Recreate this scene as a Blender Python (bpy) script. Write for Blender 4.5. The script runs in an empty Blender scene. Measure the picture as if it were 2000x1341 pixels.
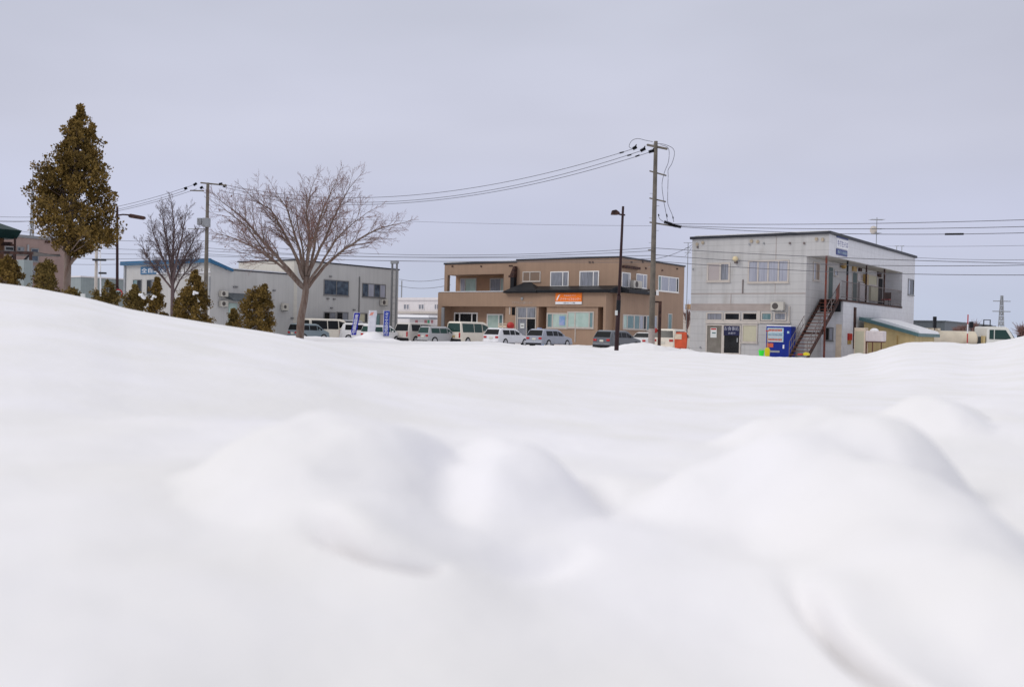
import bpy, math, random
import numpy as np
from mathutils import Vector, Matrix

random.seed(7)
R = math.radians
S = bpy.context.scene
COL = S.collection

# ---------------------------------------------------------------- camera
F = 1944.0                      # focal length in pixels of a 2000 px wide frame (35 mm lens)
EYE = 1.2
ROLL = R(1.3)
PITCH = math.atan(22.5 / F)
fw = Vector((0, math.cos(PITCH), -math.sin(PITCH)))
up0 = Vector((0, math.sin(PITCH), math.cos(PITCH)))
rt0 = Vector((1, 0, 0))
rt = rt0 * math.cos(ROLL) + up0 * math.sin(ROLL)
up = up0 * math.cos(ROLL) - rt0 * math.sin(ROLL)
cam_d = bpy.data.cameras.new('camera')
cam = bpy.data.objects.new('camera', cam_d)
COL.objects.link(cam)
m = Matrix((rt, up, -fw)).transposed().to_4x4()
m.translation = (0, 0, EYE)
cam.matrix_world = m
cam_d.sensor_width = 36
cam_d.lens = F / 2000 * 36
cam_d.clip_start = 0.05
cam_d.clip_end = 12000
cam_d.dof.use_dof = True
cam_d.dof.focus_distance = 70
cam_d.dof.aperture_fstop = 1.2
S.camera = cam

# ---------------------------------------------------------------- world, sun, exposure
SUN_EL, SUN_AZ = R(42), R(-75)      # azimuth measured from +Y towards +X
w = bpy.data.worlds.new('World')
S.world = w
w.use_nodes = True
nt = w.node_tree
nt.nodes.clear()
out = nt.nodes.new('ShaderNodeOutputWorld')
bg = nt.nodes.new('ShaderNodeBackground')
bg.inputs['Strength'].default_value = 0.1
sky = nt.nodes.new('ShaderNodeTexSky')
sky.sky_type = 'NISHITA'
sky.sun_disc = False
sky.sun_elevation = SUN_EL
sky.sun_rotation = SUN_AZ
tc = nt.nodes.new('ShaderNodeTexCoord')
sep = nt.nodes.new('ShaderNodeSeparateXYZ')
ramp = nt.nodes.new('ShaderNodeValToRGB')
ramp.color_ramp.interpolation = 'EASE'
K = 10.0
def e(i, p, c):
    el = ramp.color_ramp.elements
    x = el[i] if i < len(el) else el.new(p)
    x.position = p
    x.color = (c[0], c[1], c[2], 1)
e(0, 0.0, (.490, .545, .690))
e(1, 1.0, (.84, .84, .86))
e(2, .10, (.535, .555, .700))
e(3, .20, (.560, .570, .680))
e(4, .33, (.530, .545, .640))
e(5, .60, (.72, .725, .765))
nz = nt.nodes.new('ShaderNodeTexNoise')
nz.inputs['Scale'].default_value = 2.2
nz.inputs['Detail'].default_value = 3.0
mp = nt.nodes.new('ShaderNodeMapping')
mp.inputs['Scale'].default_value = (1.0, 1.0, 3.2)
mp.inputs['Rotation'].default_value = (0, R(12), 0)
nr = nt.nodes.new('ShaderNodeMapRange')
nr.inputs['From Min'].default_value = .3
nr.inputs['From Max'].default_value = .7
nr.inputs['To Min'].default_value = .93 * K
nr.inputs['To Max'].default_value = 1.10 * K
mul = nt.nodes.new('ShaderNodeVectorMath')
mul.operation = 'SCALE'
mix = nt.nodes.new('ShaderNodeMixRGB')
mix.inputs['Fac'].default_value = .06
L = nt.links.new
L(tc.outputs['Generated'], sep.inputs[0])
L(sep.outputs['Z'], ramp.inputs['Fac'])
L(tc.outputs['Generated'], mp.inputs['Vector'])
L(mp.outputs['Vector'], nz.inputs['Vector'])
L(nz.outputs['Fac'], nr.inputs['Value'])
L(ramp.outputs['Color'], mul.inputs[0])
L(nr.outputs['Result'], mul.inputs['Scale'])
L(mul.outputs[0], mix.inputs['Color1'])
L(sky.outputs['Color'], mix.inputs['Color2'])
L(mix.outputs['Color'], bg.inputs['Color'])
L(bg.outputs[0], out.inputs['Surface'])

sd = bpy.data.lights.new('sun', 'SUN')
sd.energy = 1.0
sd.angle = R(22)
sd.color = (1.0, .955, .90)
so = bpy.data.objects.new('sun', sd)
COL.objects.link(so)
sdir = Vector((math.sin(SUN_AZ) * math.cos(SUN_EL), math.cos(SUN_AZ) * math.cos(SUN_EL) - .42, math.sin(SUN_EL) - .08))
so.rotation_euler = sdir.to_track_quat('Z', 'Y').to_euler()
so.location = (-30, -10, 60)

S.view_settings.view_transform = 'Standard'
S.view_settings.look = 'None'
S.view_settings.exposure = 0.09
S.view_settings.gamma = 1

# ---------------------------------------------------------------- helpers
def ray(px, py):
    dx, dy = px - 1000.0, py - 670.5
    x = dx * math.cos(ROLL) + dy * math.sin(ROLL)
    y = -dx * math.sin(ROLL) + dy * math.cos(ROLL)
    return rt0 * x + up0 * (-y) + fw * F

def at(px, py, Y):
    d = ray(px, py)
    return Vector((0, 0, EYE)) + d * (Y / d.y)

def hz(px):
    return 648 + (px - 1000) * math.tan(ROLL)

def tag(o, label=None, cat=None, group=None, kind=None):
    if label: o['label'] = label
    if cat: o['category'] = cat
    if group: o['group'] = group
    if kind: o['kind'] = kind
    return o

def empty(name, loc, h=0, label=None, cat=None, group=None):
    o = bpy.data.objects.new(name, None)
    o.empty_display_size = .3
    COL.objects.link(o)
    o.location = loc
    o.rotation_euler = (0, 0, -h)
    return tag(o, label, cat, group)

class MB:
    def __init__(s):
        s.v = []; s.f = []
    def add(s, vs, fs):
        n = len(s.v)
        s.v += [tuple(p) for p in vs]
        s.f += [tuple(i + n for i in q) for q in fs]
        return s
    def box(s, x0, x1, y0, y1, z0, z1):
        if x0 > x1: x0, x1 = x1, x0
        if y0 > y1: y0, y1 = y1, y0
        if z0 > z1: z0, z1 = z1, z0
        return s.add([(x0,y0,z0),(x1,y0,z0),(x1,y1,z0),(x0,y1,z0),(x0,y0,z1),(x1,y0,z1),(x1,y1,z1),(x0,y1,z1)],
              [(0,3,2,1),(4,5,6,7),(0,1,5,4),(1,2,6,5),(2,3,7,6),(3,0,4,7)])
    def prism(s, poly, axis, a, b):
        """poly: 2D points; axis 'x': poly in (y,z) extruded x a..b; axis 'y': poly in (x,z) extruded along y"""
        n = len(poly)
        f = (lambda p, t: (t, p[0], p[1])) if axis == 'x' else ((lambda p, t: (p[0], t, p[1])) if axis == 'y' else (lambda p, t: (p[0], p[1], t)))
        vs = [f(p, a) for p in poly] + [f(p, b) for p in poly]
        fs = [tuple(range(n))[::-1], tuple(range(n, 2*n))] + [(i, (i+1) % n, n + (i+1) % n, n + i) for i in range(n)]
        return s.add(vs, fs)
    def tube(s, pts, r, sides=6, cap=True):
        pts = [Vector(p) for p in pts]
        n = len(pts)
        rs = r if isinstance(r, (list, tuple)) else [r] * n
        base = len(s.v)
        ref = None
        for i, p in enumerate(pts):
            t = (pts[min(i+1, n-1)] - pts[max(i-1, 0)])
            if t.length < 1e-9: t = Vector((0,0,1))
            t.normalize()
            if ref is None:
                ref = Vector((0,0,1)) if abs(t.z) < .9 else Vector((1,0,0))
            a = t.cross(ref)
            if a.length < 1e-6: a = t.orthogonal()
            a.normalize(); b = t.cross(a)
            ref = -b if False else ref
            for k in range(sides):
                q = 2 * math.pi * k / sides
                s.v.append(tuple(p + (a * math.cos(q) + b * math.sin(q)) * rs[i]))
        for i in range(n - 1):
            for k in range(sides):
                k2 = (k + 1) % sides
                s.f.append((base+i*sides+k, base+i*sides+k2, base+(i+1)*sides+k2, base+(i+1)*sides+k))
        if cap:
            s.f.append(tuple(base + k for k in range(sides))[::-1])
            s.f.append(tuple(base + (n-1)*sides + k for k in range(sides)))
        return s
    def ball(s, c, rx, ry=None, rz=None, nu=12, nv=8):
        ry = ry or rx; rz = rz or rx
        vs = []; fs = []
        for j in range(nv + 1):
            a = math.pi * j / nv
            for i in range(nu):
                b = 2 * math.pi * i / nu
                vs.append((c[0] + rx*math.sin(a)*math.cos(b), c[1] + ry*math.sin(a)*math.sin(b), c[2] + rz*math.cos(a)))
        for j in range(nv):
            for i in range(nu):
                i2 = (i+1) % nu
                fs.append((j*nu+i, (j+1)*nu+i, (j+1)*nu+i2, j*nu+i2))
        return s.add(vs, fs)
    def build(s, name, mt, parent=None, smooth=False, bevel=0, bseg=2):
        me = bpy.data.meshes.new(name)
        me.from_pydata(s.v, [], s.f)
        me.validate()
        me.materials.append(mt)
        o = bpy.data.objects.new(name, me)
        COL.objects.link(o)
        if parent: o.parent = parent
        if smooth:
            me.polygons.foreach_set('use_smooth', [True] * len(me.polygons))
        if bevel:
            b = o.modifiers.new('bevel', 'BEVEL'); b.width = bevel; b.segments = bseg; b.limit_method = 'ANGLE'
        return o

# ---------------------------------------------------------------- materials
def nmat(name, col, rough=.6, metal=0, var=.0, vscale=3., bump=0., bscale=20., col2=None, spec=.5,
         grooves=None, stain=0., coat=0., stain_col=(.25,.16,.09), vstretch=(1,1,1), dirt=0., emis=None, sub=0., streak=0.):
    mt = bpy.data.materials.new(name)
    mt.use_nodes = True
    t = mt.node_tree; N = t.nodes; Lk = t.links.new
    b = N['Principled BSDF']
    b.inputs['Base Color'].default_value = (*col, 1)
    b.inputs['Roughness'].default_value = rough
    b.inputs['Metallic'].default_value = metal
    b.inputs['Specular IOR Level'].default_value = spec
    if coat: b.inputs['Coat Weight'].default_value = coat; b.inputs['Coat Roughness'].default_value = .08
    if sub:
        b.inputs['Subsurface Weight'].default_value = sub
        b.inputs['Subsurface Radius'].default_value = (.05,.06,.08)
    if emis:
        b.inputs['Emission Color'].default_value = (*emis[0], 1)
        b.inputs['Emission Strength'].default_value = emis[1]
    co = N.new('ShaderNodeTexCoord')
    cur = None
    def noise(scale, detail=4, stretch=(1,1,1)):
        mpn = N.new('ShaderNodeMapping'); mpn.inputs['Scale'].default_value = stretch
        n = N.new('ShaderNodeTexNoise'); n.inputs['Scale'].default_value = scale; n.inputs['Detail'].default_value = detail
        Lk(co.outputs['Object'], mpn.inputs['Vector']); Lk(mpn.outputs['Vector'], n.inputs['Vector'])
        return n.outputs['Fac']
    def mr(src, a, bb, c, d):
        q = N.new('ShaderNodeMapRange'); Lk(src, q.inputs['Value'])
        for k, v in zip(('From Min','From Max','To Min','To Max'), (a,bb,c,d)): q.inputs[k].default_value = v
        return q.outputs['Result']
    def mixc(fac, c1, c2, mode='MIX'):
        q = N.new('ShaderNodeMixRGB'); q.blend_type = mode
        if isinstance(fac, float): q.inputs['Fac'].default_value = fac
        else: Lk(fac, q.inputs['Fac'])
        for k, c in (('Color1', c1), ('Color2', c2)):
            if isinstance(c, tuple): q.inputs[k].default_value = (*c, 1)
            else: Lk(c, q.inputs[k])
        return q.outputs['Color']
    if var or col2:
        c2 = col2 or tuple(max(0, c * (1 - var)) for c in col)
        c1 = col if col2 else tuple(min(1, c * (1 + var * .6)) for c in col)
        cur = mixc(mr(noise(vscale, 5, vstretch), .35, .65, 0, 1), c1, c2)
    if streak:
        cur = mixc(mr(noise(1.6, 5, (2.2, 2.2, .12)), .48, .72, 0, streak), cur if cur else col, tuple(c * .55 for c in col))
    if stain:
        cur = mixc(mr(noise(.9, 7, (1, 1, .55)), .60, .72, 0, stain), cur if cur else col, stain_col)
    hgt = None
    if grooves:
        ax, per, wd, dark = grooves
        sp = N.new('ShaderNodeSeparateXYZ'); Lk(co.outputs['Object'], sp.inputs[0])
        if ax == 'z': src = sp.outputs['Z']
        else:
            ad = N.new('ShaderNodeMath'); ad.operation = 'ADD'; Lk(sp.outputs['X'], ad.inputs[0]); Lk(sp.outputs['Y'], ad.inputs[1]); src = ad.outputs[0]
        dv = N.new('ShaderNodeMath'); dv.operation = 'DIVIDE'; Lk(src, dv.inputs[0]); dv.inputs[1].default_value = per
        fr = N.new('ShaderNodeMath'); fr.operation = 'FRACT'; Lk(dv.outputs[0], fr.inputs[0])
        lt = N.new('ShaderNodeMath'); lt.operation = 'LESS_THAN'; Lk(fr.outputs[0], lt.inputs[0]); lt.inputs[1].default_value = wd
        dk = N.new('ShaderNodeMath'); dk.operation = 'MULTIPLY'; Lk(lt.outputs[0], dk.inputs[0]); dk.inputs[1].default_value = dark
        cur = mixc(dk.outputs[0], cur if cur else col, tuple(c * .35 for c in col))
        # plank to plank tone
        flo = N.new('ShaderNodeMath'); flo.operation = 'FLOOR'; Lk(dv.outputs[0], flo.inputs[0])
        wn = N.new('ShaderNodeTexWhiteNoise'); wn.noise_dimensions = '1D'; Lk(flo.outputs[0], wn.inputs['W'])
        cur = mixc(mr(wn.outputs['Value'], 0, 1, 0, .10), cur, tuple(c * .6 for c in col))
    if cur: Lk(cur, b.inputs['Base Color'])
    if bump:
        bn = N.new('ShaderNodeBump'); bn.inputs['Strength'].default_value = bump; bn.inputs['Distance'].default_value = .02
        Lk(noise(bscale, 6), bn.inputs['Height']); Lk(bn.outputs['Normal'], b.inputs['Normal'])
    return mt

M = {}
M['b1'] = nmat('grey_siding', (0.51, 0.5, 0.491), .7, var=.06, vscale=.5, grooves=('z', .45, .05, .40), stain=.30, stain_col=(.26,.22,.18), streak=.30)
M['b1low'] = nmat('taupe_band', (0.38, 0.322, 0.293), .7, var=.08, grooves=('z', .45, .05, .3))
M['b1side'] = nmat('side_lit_grey_siding', (0.674, 0.674, 0.702), .7, var=.05, grooves=('z', .45, .05, .22), streak=.18)  # side siding raised in colour to stand in for more sky light
M['b2'] = nmat('brown_siding', (0.342, 0.226, 0.154), .75, var=.05, vscale=.7, grooves=('xy', .45, .05, .18), streak=.15)
M['b2low'] = nmat('brown_lower_siding', (0.321, 0.203, 0.135), .75, var=.06, vscale=.7, grooves=('z', .45, .05, .2), streak=.15)
M['b2inner'] = nmat('recess_brown_siding', (0.369, 0.215, 0.127), .75, var=.06, grooves=('xy', .45, .05, .2))  # recess wall in a slightly redder brown than the front
M['b3'] = nmat('grey_panel', (0.494, 0.486, 0.47), .7, var=.05, vscale=.5, grooves=('xy', 1.2, .02, .25), streak=.18)
M['b3cream'] = nmat('cream_panel', (0.58, 0.552, 0.49), .7, var=.05, grooves=('z', .6, .03, .2), streak=.12)
M['white_wall'] = nmat('white_panel', (0.708, 0.67, 0.67), .7, var=.05, grooves=('xy', 1.0, .03, .2))
M['pink'] = nmat('dusty_pink_render', (0.285, 0.2, 0.176), .8, var=.07, vscale=1, streak=.2)
M['lowgrey'] = nmat('grey_green_metal', (.26,.30,.30), .6, var=.05, grooves=('xy', .3, .1, .2))
M['darkmetal'] = nmat('dark_slate_metal', (.075,.09,.10), .5, var=.1, grooves=('xy', .6, .08, .4))
M['yellow'] = nmat('faded_yellow_siding', (0.616, 0.476, 0.232), .7, var=.12, vscale=2, grooves=('xy', .3, .06, .2), streak=.3)
M['teal'] = nmat('teal_metal', (0.066, 0.145, 0.153), .45, var=.1)
M['blue_roof'] = nmat('blue_metal', (.015,.11,.23), .4, var=.1)
M['green_roof'] = nmat('dark_green_metal', (.006,.028,.026), .5, spec=.2, var=.2)
M['black'] = nmat('black_metal', (.012,.013,.016), .45, spec=.2, var=.2)
M['darktrim'] = nmat('dark_trim', (.035,.037,.045), .5, spec=.2, var=.15)
M['soffit'] = nmat('stained_soffit', (.40,.38,.34), .8, var=.15, stain=.3)
M['white'] = nmat('white_frame', (.82,.80,.77), .45, var=.04)
M['cream'] = nmat('cream_frame', (.52,.47,.42), .5, var=.08)
M['greyframe'] = nmat('aluminium_frame', (.22,.22,.22), .4, metal=.4, var=.05)
M['g_dark'] = nmat('dark_glass', (.010,.011,.013), .06, spec=.28, var=.5, vscale=1.5)
M['g_grey'] = nmat('curtained_glass', (.16,.17,.19), .10, spec=.6, col2=(.28,.29,.33), vscale=4, vstretch=(4,4,.3))
M['g_pale'] = nmat('net_curtained_glass', (.40,.41,.47), .12, col2=(.29,.30,.36), vscale=4, vstretch=(5,5,.2))
M['g_teal'] = nmat('pale_green_glass', (0.365, 0.494, 0.442), .10, col2=(.46,.57,.52), vscale=2, vstretch=(1,1,.6))
M['g_deep'] = nmat('blue_green_glass', (.10,.19,.20), .08, col2=(.19,.28,.29), vscale=3, vstretch=(3,3,.3))
M['g_brown'] = nmat('brown_shutter', (.22,.15,.105), .5, grooves=('xy', .1, .1, .2))
M['g_porch'] = nmat('dim_porch_glass', (.15,.135,.11), .12, col2=(.21,.19,.165), vscale=2)
M['g_blue'] = nmat('sky_blue_glass', (.10,.13,.17), .05, spec=.3, col2=(.04,.05,.07), vscale=2)
M['g_cream'] = nmat('cream_board', (.50,.47,.34), .6, var=.04)
M['g_pinkish'] = nmat('papered_glass', (.42,.37,.36), .3, grooves=('z', .12, .12, .15))
M['rust'] = nmat('rusty_steel', (.085,.035,.025), .85, col2=(.17,.055,.03), vscale=4, bump=.4)
M['redrust'] = nmat('red_lead_painted_steel', (.17,.03,.015), .8, col2=(.075,.03,.022), vscale=3, bump=.3)
M['darkrust'] = nmat('dark_brown_steel', (0.027, 0.016, 0.016), .7, spec=.2, col2=(.09,.045,.035), vscale=5)
M['rail'] = nmat('grey_brown_rail', (.15,.12,.115), .7, var=.2)
M['lampbrown'] = nmat('dark_brown_paint', (0.036, 0.016, 0.018), .5, spec=.2, var=.15)
M['concrete'] = nmat('weathered_concrete', (.155,.135,.110), .85, var=.22, vscale=2.5, bump=.2, streak=.3)
M['steel'] = nmat('galvanised_steel', (.30,.31,.32), .5, metal=.3, var=.1)
M['insul'] = nmat('black_insulator', (.010,.010,.012), .6, spec=.2)
M['wire'] = nmat('black_cable', (.085,.085,.10), .6)
M['bark'] = nmat('grey_brown_bark', (.135,.082,.060), .95, col2=(.21,.165,.14), vscale=9, vstretch=(1,1,.25), bump=.8)
M['twig'] = nmat('mauve_brown_twigs', (.17,.090,.076), .9, col2=(.25,.145,.125), vscale=2)
M['bark2'] = nmat('dark_bark', (0.101, 0.068, 0.065), .95, col2=(.13,.09,.09), vscale=9, bump=.6)
M['acwhite'] = nmat('ivory_plastic', (.50,.475,.42), .5, var=.04)
M['fan'] = nmat('dark_grille', (.07,.06,.055), .6)
M['snowcap'] = nmat('settled_snow', (.86,.86,.88), .8, var=.02, bump=.3, bscale=6)
M['tyre'] = nmat('tyre_rubber', (.012,.012,.013), .9)
M['hub'] = nmat('wheel_hub', (.52,.52,.54), .4, metal=.5)
M['carglass'] = nmat('car_glass', (.006,.007,.008), .06, spec=.22)
M['cargreen'] = nmat('green_tinted_car_glass', (.025,.060,.052), .06, spec=.25)
M['tail'] = nmat('red_tail_lamp', (.42,.02,.02), .2)
M['headl'] = nmat('clear_headlamp', (.55,.56,.58), .15)
M['bumper'] = nmat('black_bumper', (.018,.018,.02), .7, spec=.2)
M['plate'] = nmat('number_plate', (.62,.60,.52), .5, var=.05)
M['plate_y'] = nmat('yellow_number_plate', (.48,.36,.16), .5)
M['red'] = nmat('red_plastic', (.45,.02,.015), .5, var=.1)
M['orangered'] = nmat('orange_red_cloth', (.62,.09,.03), .7, var=.15)
M['signorange'] = nmat('orange_sign_face', (.86,.19,.008), .4, var=.02)
M['signblue'] = nmat('navy_sign_face', (.03,.05,.20), .5, var=.08)
M['flagblue'] = nmat('cobalt_flag_cloth', (.006,.012,.34), .8, var=.15, vscale=6)
M['flagblue2'] = nmat('faded_blue_flag_cloth', (.03,.06,.36), .8, var=.15, vscale=6)
M['flagwhite'] = nmat('white_flag_cloth', (.66,.66,.72), .8, var=.05)
M['letter'] = nmat('white_lettering', (.78,.78,.80), .5)
M['letterblue'] = nmat('navy_lettering', (.04,.04,.22), .5)
M['letterpale'] = nmat('pale_lettering', (.46,.40,.36), .5)
M['vend'] = nmat('blue_machine_paint', (.004,.022,.24), .5, var=.08, spec=.25)
M['venddark'] = nmat('dark_blue_machine_side', (.006,.018,.13), .4)
M['vendwin'] = nmat('machine_display', (.40,.55,.60), .2, var=.1)
M['can_red'] = nmat('red_cans', (.62,.12,.05), .3, var=.3, vscale=20)
M['can_blue'] = nmat('blue_bottles', (.10,.20,.32), .3, col2=(.40,.50,.55), vscale=12)
M['lime'] = nmat('bright_green_plastic', (.02,.75,.03), .4)
M['yel'] = nmat('bright_yellow_plastic', (0.64, 0.525, 0.01), .4)
M['wood'] = nmat('tan_wood', (.38,.24,.12), .7, var=.2)
M['curtain'] = nmat('dark_navy_cloth', (.008,.010,.055), .8, var=.2)
M['dimletter'] = nmat('grey_white_lettering', (.42,.43,.50), .6)
M['paper'] = nmat('notice_paper', (.62,.64,.62), .6)
M['globe'] = nmat('cream_lamp_globe', (.72,.60,.36), .3)
M['amber'] = nmat('amber_lamp_box', (.42,.27,.09), .4, var=.2)
M['tank'] = nmat('cream_tank_paint', (0.799, 0.696, 0.531), .45, var=.12, vscale=1.5, stain=.5, stain_col=(.45,.26,.10))
M['tankw'] = nmat('white_ribbed_plastic', (0.688, 0.624, 0.624), .5, var=.08)
M['truckw'] = nmat('white_truck_paint', (0.799, 0.785, 0.715), .35, var=.04, coat=.4)
M['beige'] = nmat('beige_painted_box', (0.676, 0.559, 0.429), .6, var=.08)
M['greendoor'] = nmat('dark_green_door', (.025,.06,.055), .5)
M['brown_trim'] = nmat('orange_brown_boards', (.20,.10,.05), .8, var=.2)

def leafmat(name, dark, light, mid):
    mt = bpy.data.materials.new(name); mt.use_nodes = True
    t = mt.node_tree; b = t.nodes['Principled BSDF']; b.inputs['Roughness'].default_value = .8
    b.inputs['Specular IOR Level'].default_value = .2
    g = t.nodes.new('ShaderNodeNewGeometry'); r = t.nodes.new('ShaderNodeValToRGB')
    r.color_ramp.elements[0].color = (*dark, 1); r.color_ramp.elements[1].color = (*light, 1)
    x = r.color_ramp.elements.new(.5); x.color = (*mid, 1)
    n = t.nodes.new('ShaderNodeTexNoise'); n.inputs['Scale'].default_value = 2.2; n.inputs['Detail'].default_value = 3
    co = t.nodes.new('ShaderNodeTexCoord'); t.links.new(co.outputs['Object'], n.inputs['Vector'])
    a = t.nodes.new('ShaderNodeMath'); a.operation = 'MULTIPLY_ADD'
    t.links.new(n.outputs['Fac'], a.inputs[0]); a.inputs[1].default_value = 1.6; a.inputs[2].default_value = -.55
    c = t.nodes.new('ShaderNodeMath'); c.operation = 'MULTIPLY_ADD'
    t.links.new(g.outputs['Random Per Island'], c.inputs[0]); c.inputs[1].default_value = .5; t.links.new(a.outputs[0], c.inputs[2])
    t.links.new(c.outputs[0], r.inputs['Fac']); t.links.new(r.outputs['Color'], b.inputs['Base Color'])
    return mt
M['leaf'] = leafmat('olive_brown_foliage', (.055,.036,.009), (.300,.190,.050), (.160,.103,.026))
M['leaf2'] = leafmat('yellow_green_foliage', (.055,.044,.012), (.320,.225,.075), (.160,.112,.032))
M['leafred'] = nmat('dry_russet_leaves', (.22,.075,.035), .8, var=.3)

# ---------------------------------------------------------------- snow ground
def sstep(x, a, b):
    t = np.clip((x - a) / (b - a), 0, 1)
    return t * t * (3 - 2 * t)
def crest_table(tab, Yc):
    us = []; zs = []
    for px, py in tab:
        p = at(px, py, Yc); us.append(p.x / p.y); zs.append(p.z)
    fu = np.linspace(us[0], us[-1], 800); fz = np.interp(fu, us, zs)
    kk = np.exp(-np.linspace(-2.5, 2.5, 41) ** 2); kk /= kk.sum()
    fz = np.convolve(np.pad(fz, 20, mode='edge'), kk, 'valid')
    return fu, fz
FAR = crest_table([(540,655),(600,657),(700,661),(780,666),(870,667),(960,667),(1040,676),(1120,678),(1170,683),(1210,686),(1350,686),
                   (1400,690),(1500,697),(1560,699),(1640,699),(1685,694),(1715,686),(1745,675),(1780,668),(1850,668),(1900,673),(1940,669),(1975,662),(2000,656),(2100,650)], 49)
LEFT = crest_table([(-200,530),(0,553),(60,560),(130,573),(180,583),(250,602),(330,617),(400,629),(470,640),(540,651),(600,663),(700,686),(800,702),(900,714),(1000,726),(1200,748),(1400,760)], 18)
rng = np.random.RandomState(3)
WAVES = [(rng.uniform(-1,1,2), rng.uniform(0,6.28)) for _ in range(60)]
def fbm(X, Y, f0, n, seed):
    z = np.zeros_like(X); a = 1.; f = f0
    r = np.random.RandomState(seed)
    for o in range(n):
        for _ in range(4):
            th = r.uniform(0, 6.28); ph = r.uniform(0, 6.28); ff = f * r.uniform(.7, 1.4)
            z += a * .25 * np.sin((X*np.cos(th) + Y*np.sin(th)) * ff + ph + 1.3*np.sin((X*np.sin(th) - Y*np.cos(th))*ff*.7 + ph*2))
        a *= .5; f *= 2
    return z
def smax(a, b, k):
    h = np.clip(.5 + .5 * (a - b) / k, 0, 1)
    return b * (1 - h) + a * h + k * h * (1 - h)
def boulder(X, Y, px, py, D, planes, k=.05):
    """rounded block of packed snow: apex on a point at distance D, each plane a (dx, dy) gradient"""
    c = at(px, py, D)
    acc = np.zeros_like(X)
    for gx, gy in planes:
        acc = acc + np.exp(np.clip((gx * (X - c.x) + gy * (Y - c.y)) / k, -60, 60))
    return c.z + k * math.log(len(planes)) - k * np.log(acc)
def bumpz(X, Y, cx, cy, rx, ry, h):
    return h * np.exp(-((X-cx)/rx)**2 - ((Y-cy)/ry)**2)
def terrain(X, Y):
    X = np.asarray(X, float); Y = np.asarray(Y, float)
    u = X / Y
    zc = np.interp(u, *FAR)
    fieldz = zc * np.clip((Y - 9) / 40, 0, 1) ** 1.15
    fieldz = np.where(Y > 49, zc * (1 - sstep(Y, 49.5, 53.5)), fieldz)
    right = sstep(u, .37, .42)
    fieldz = np.where((Y > 49), zc * (1 - sstep(Y, 49.5 + 0*right, 53.5 + 3*right)), fieldz)
    fieldz = fieldz + .022 * fbm(X, Y, 1.1, 3, 6) * sstep(Y, 5, 8) * (1 - sstep(Y, 20, 40)) + .05 * fbm(X, Y, .35, 2, 5) * sstep(Y, 6, 12) * (1 - sstep(Y, 36, 47))
    zl = np.interp(u, *LEFT)
    lb = .40 + (zl - .40) * np.clip(sstep(Y, -2, 19), 0, 1) ** 1.0
    wv = sstep(u, -.26, -.19)
    back = sstep(Y, 18.2, 30) * (1 - wv) * .8 + np.clip((Y - 18) / 26, 0, 1) * wv
    lb = np.where(Y > 18, zl * (1 - back) + np.minimum(fieldz, zl) * back, lb)
    lb = np.where(Y > 18, lb * (1 - sstep(Y, 40, 50)), lb)
    lb = lb + .012 * fbm(X, Y, .5, 2, 9) + .035 * fbm(X, Y, 1.3, 3, 10) * (1 - sstep(Y, 9, 16))
    near = .62 + .08 * sstep(Y, 1, 3.2) + .10 * sstep(u, .30, .5) * sstep(Y, 3.5, 4.5) + .05 * sstep(-u, .12, .45)
    nend = 4.4 + 3.0 * sstep(u, .3, .5)
    near = near * (1 - sstep(Y, nend, nend + 6))
    # undulating surface of the near bank
    near = near + (.050 * fbm(X, Y, 1.6, 3, 11) + .010 * fbm(X, Y, 8, 2, 12)) * (1 - sstep(Y, 5, 9))
    z = smax(smax(fieldz, near, .25), lb, .12)
    n1 = .032 * fbm(X, Y, 4.5, 3, 21) - .012 + .006 * fbm(X, Y, 16, 2, 22)
    WX = .07 * fbm(X, Y, 3.1, 2, 41); WY = .07 * fbm(X, Y, 3.1, 2, 42)
    nr = 1 - sstep(Y, 9, 12)
    # (centre x, centre y, half width, half depth, foot height, top height, turn)
    for cx, cy, rx, ry, zf, zt, tr in ((-.50,2.92,.62,.78,.52,.915,.10),(-.44,3.10,.42,.36,.62,.945,.25),(-.30,2.45,.42,.42,.50,.79,.3),
                                       (-.04,3.02,.36,.74,.52,.845,-.08),(-.04,3.25,.27,.34,.62,.88,0),
                                       (1.10,3.05,.40,.46,.52,.985,.1),(.90,2.98,.50,.60,.50,.935,.1),(.98,2.55,.50,.80,.50,.86,.05),(.66,3.0,.40,.5,.5,.83,.1),(1.0,2.1,.42,.6,.48,.78,.1),
                                       (1.90,4.50,.32,.50,.55,.955,0),(1.55,4.60,.80,.60,.50,.89,0),(2.35,5.4,.45,.4,.5,.92,0),
                                       (.25,4.6,.9,.6,.40,.74,0)):
        dx, dy = X - cx + WX, Y - cy + WY
        a_ = (dx * math.cos(tr) + dy * math.sin(tr)) / rx; b_ = (-dx * math.sin(tr) + dy * math.cos(tr)) / ry
        q = (np.abs(a_) ** 1.65 + np.abs(b_) ** 1.65) ** (2 / 1.65)
        dome = zf + (zt - zf) * np.where(q < 1, np.sqrt(np.clip(1 - q, 0, 1)) * .35 + .65 * (1 - q), -(q - 1) * .6)
        z = np.where(nr > 0, smax(z, np.maximum(dome, -1.) + n1, .075), z)
    def groove(x0, y0, x1, y1, sg, dep):
        t = np.clip(((X-x0)*(x1-x0) + (Y-y0)*(y1-y0)) / ((x1-x0)**2 + (y1-y0)**2), 0, 1)
        d2 = (X - x0 - t*(x1-x0))**2 + (Y - y0 - t*(y1-y0))**2
        return -dep * np.sin(np.pi * np.clip(t, .02, 1) ** 1.6) * np.exp(-d2 / sg**2) + .3*dep*np.exp(-d2/(sg*4)**2)
    z = z + groove(-.49, 2.28, -.12, 2.06, .036, .15) + groove(.62, 2.26, .69, 1.55, .032, .10) + groove(-.08, 2.12, .20, 2.42, .06, .03)
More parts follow.
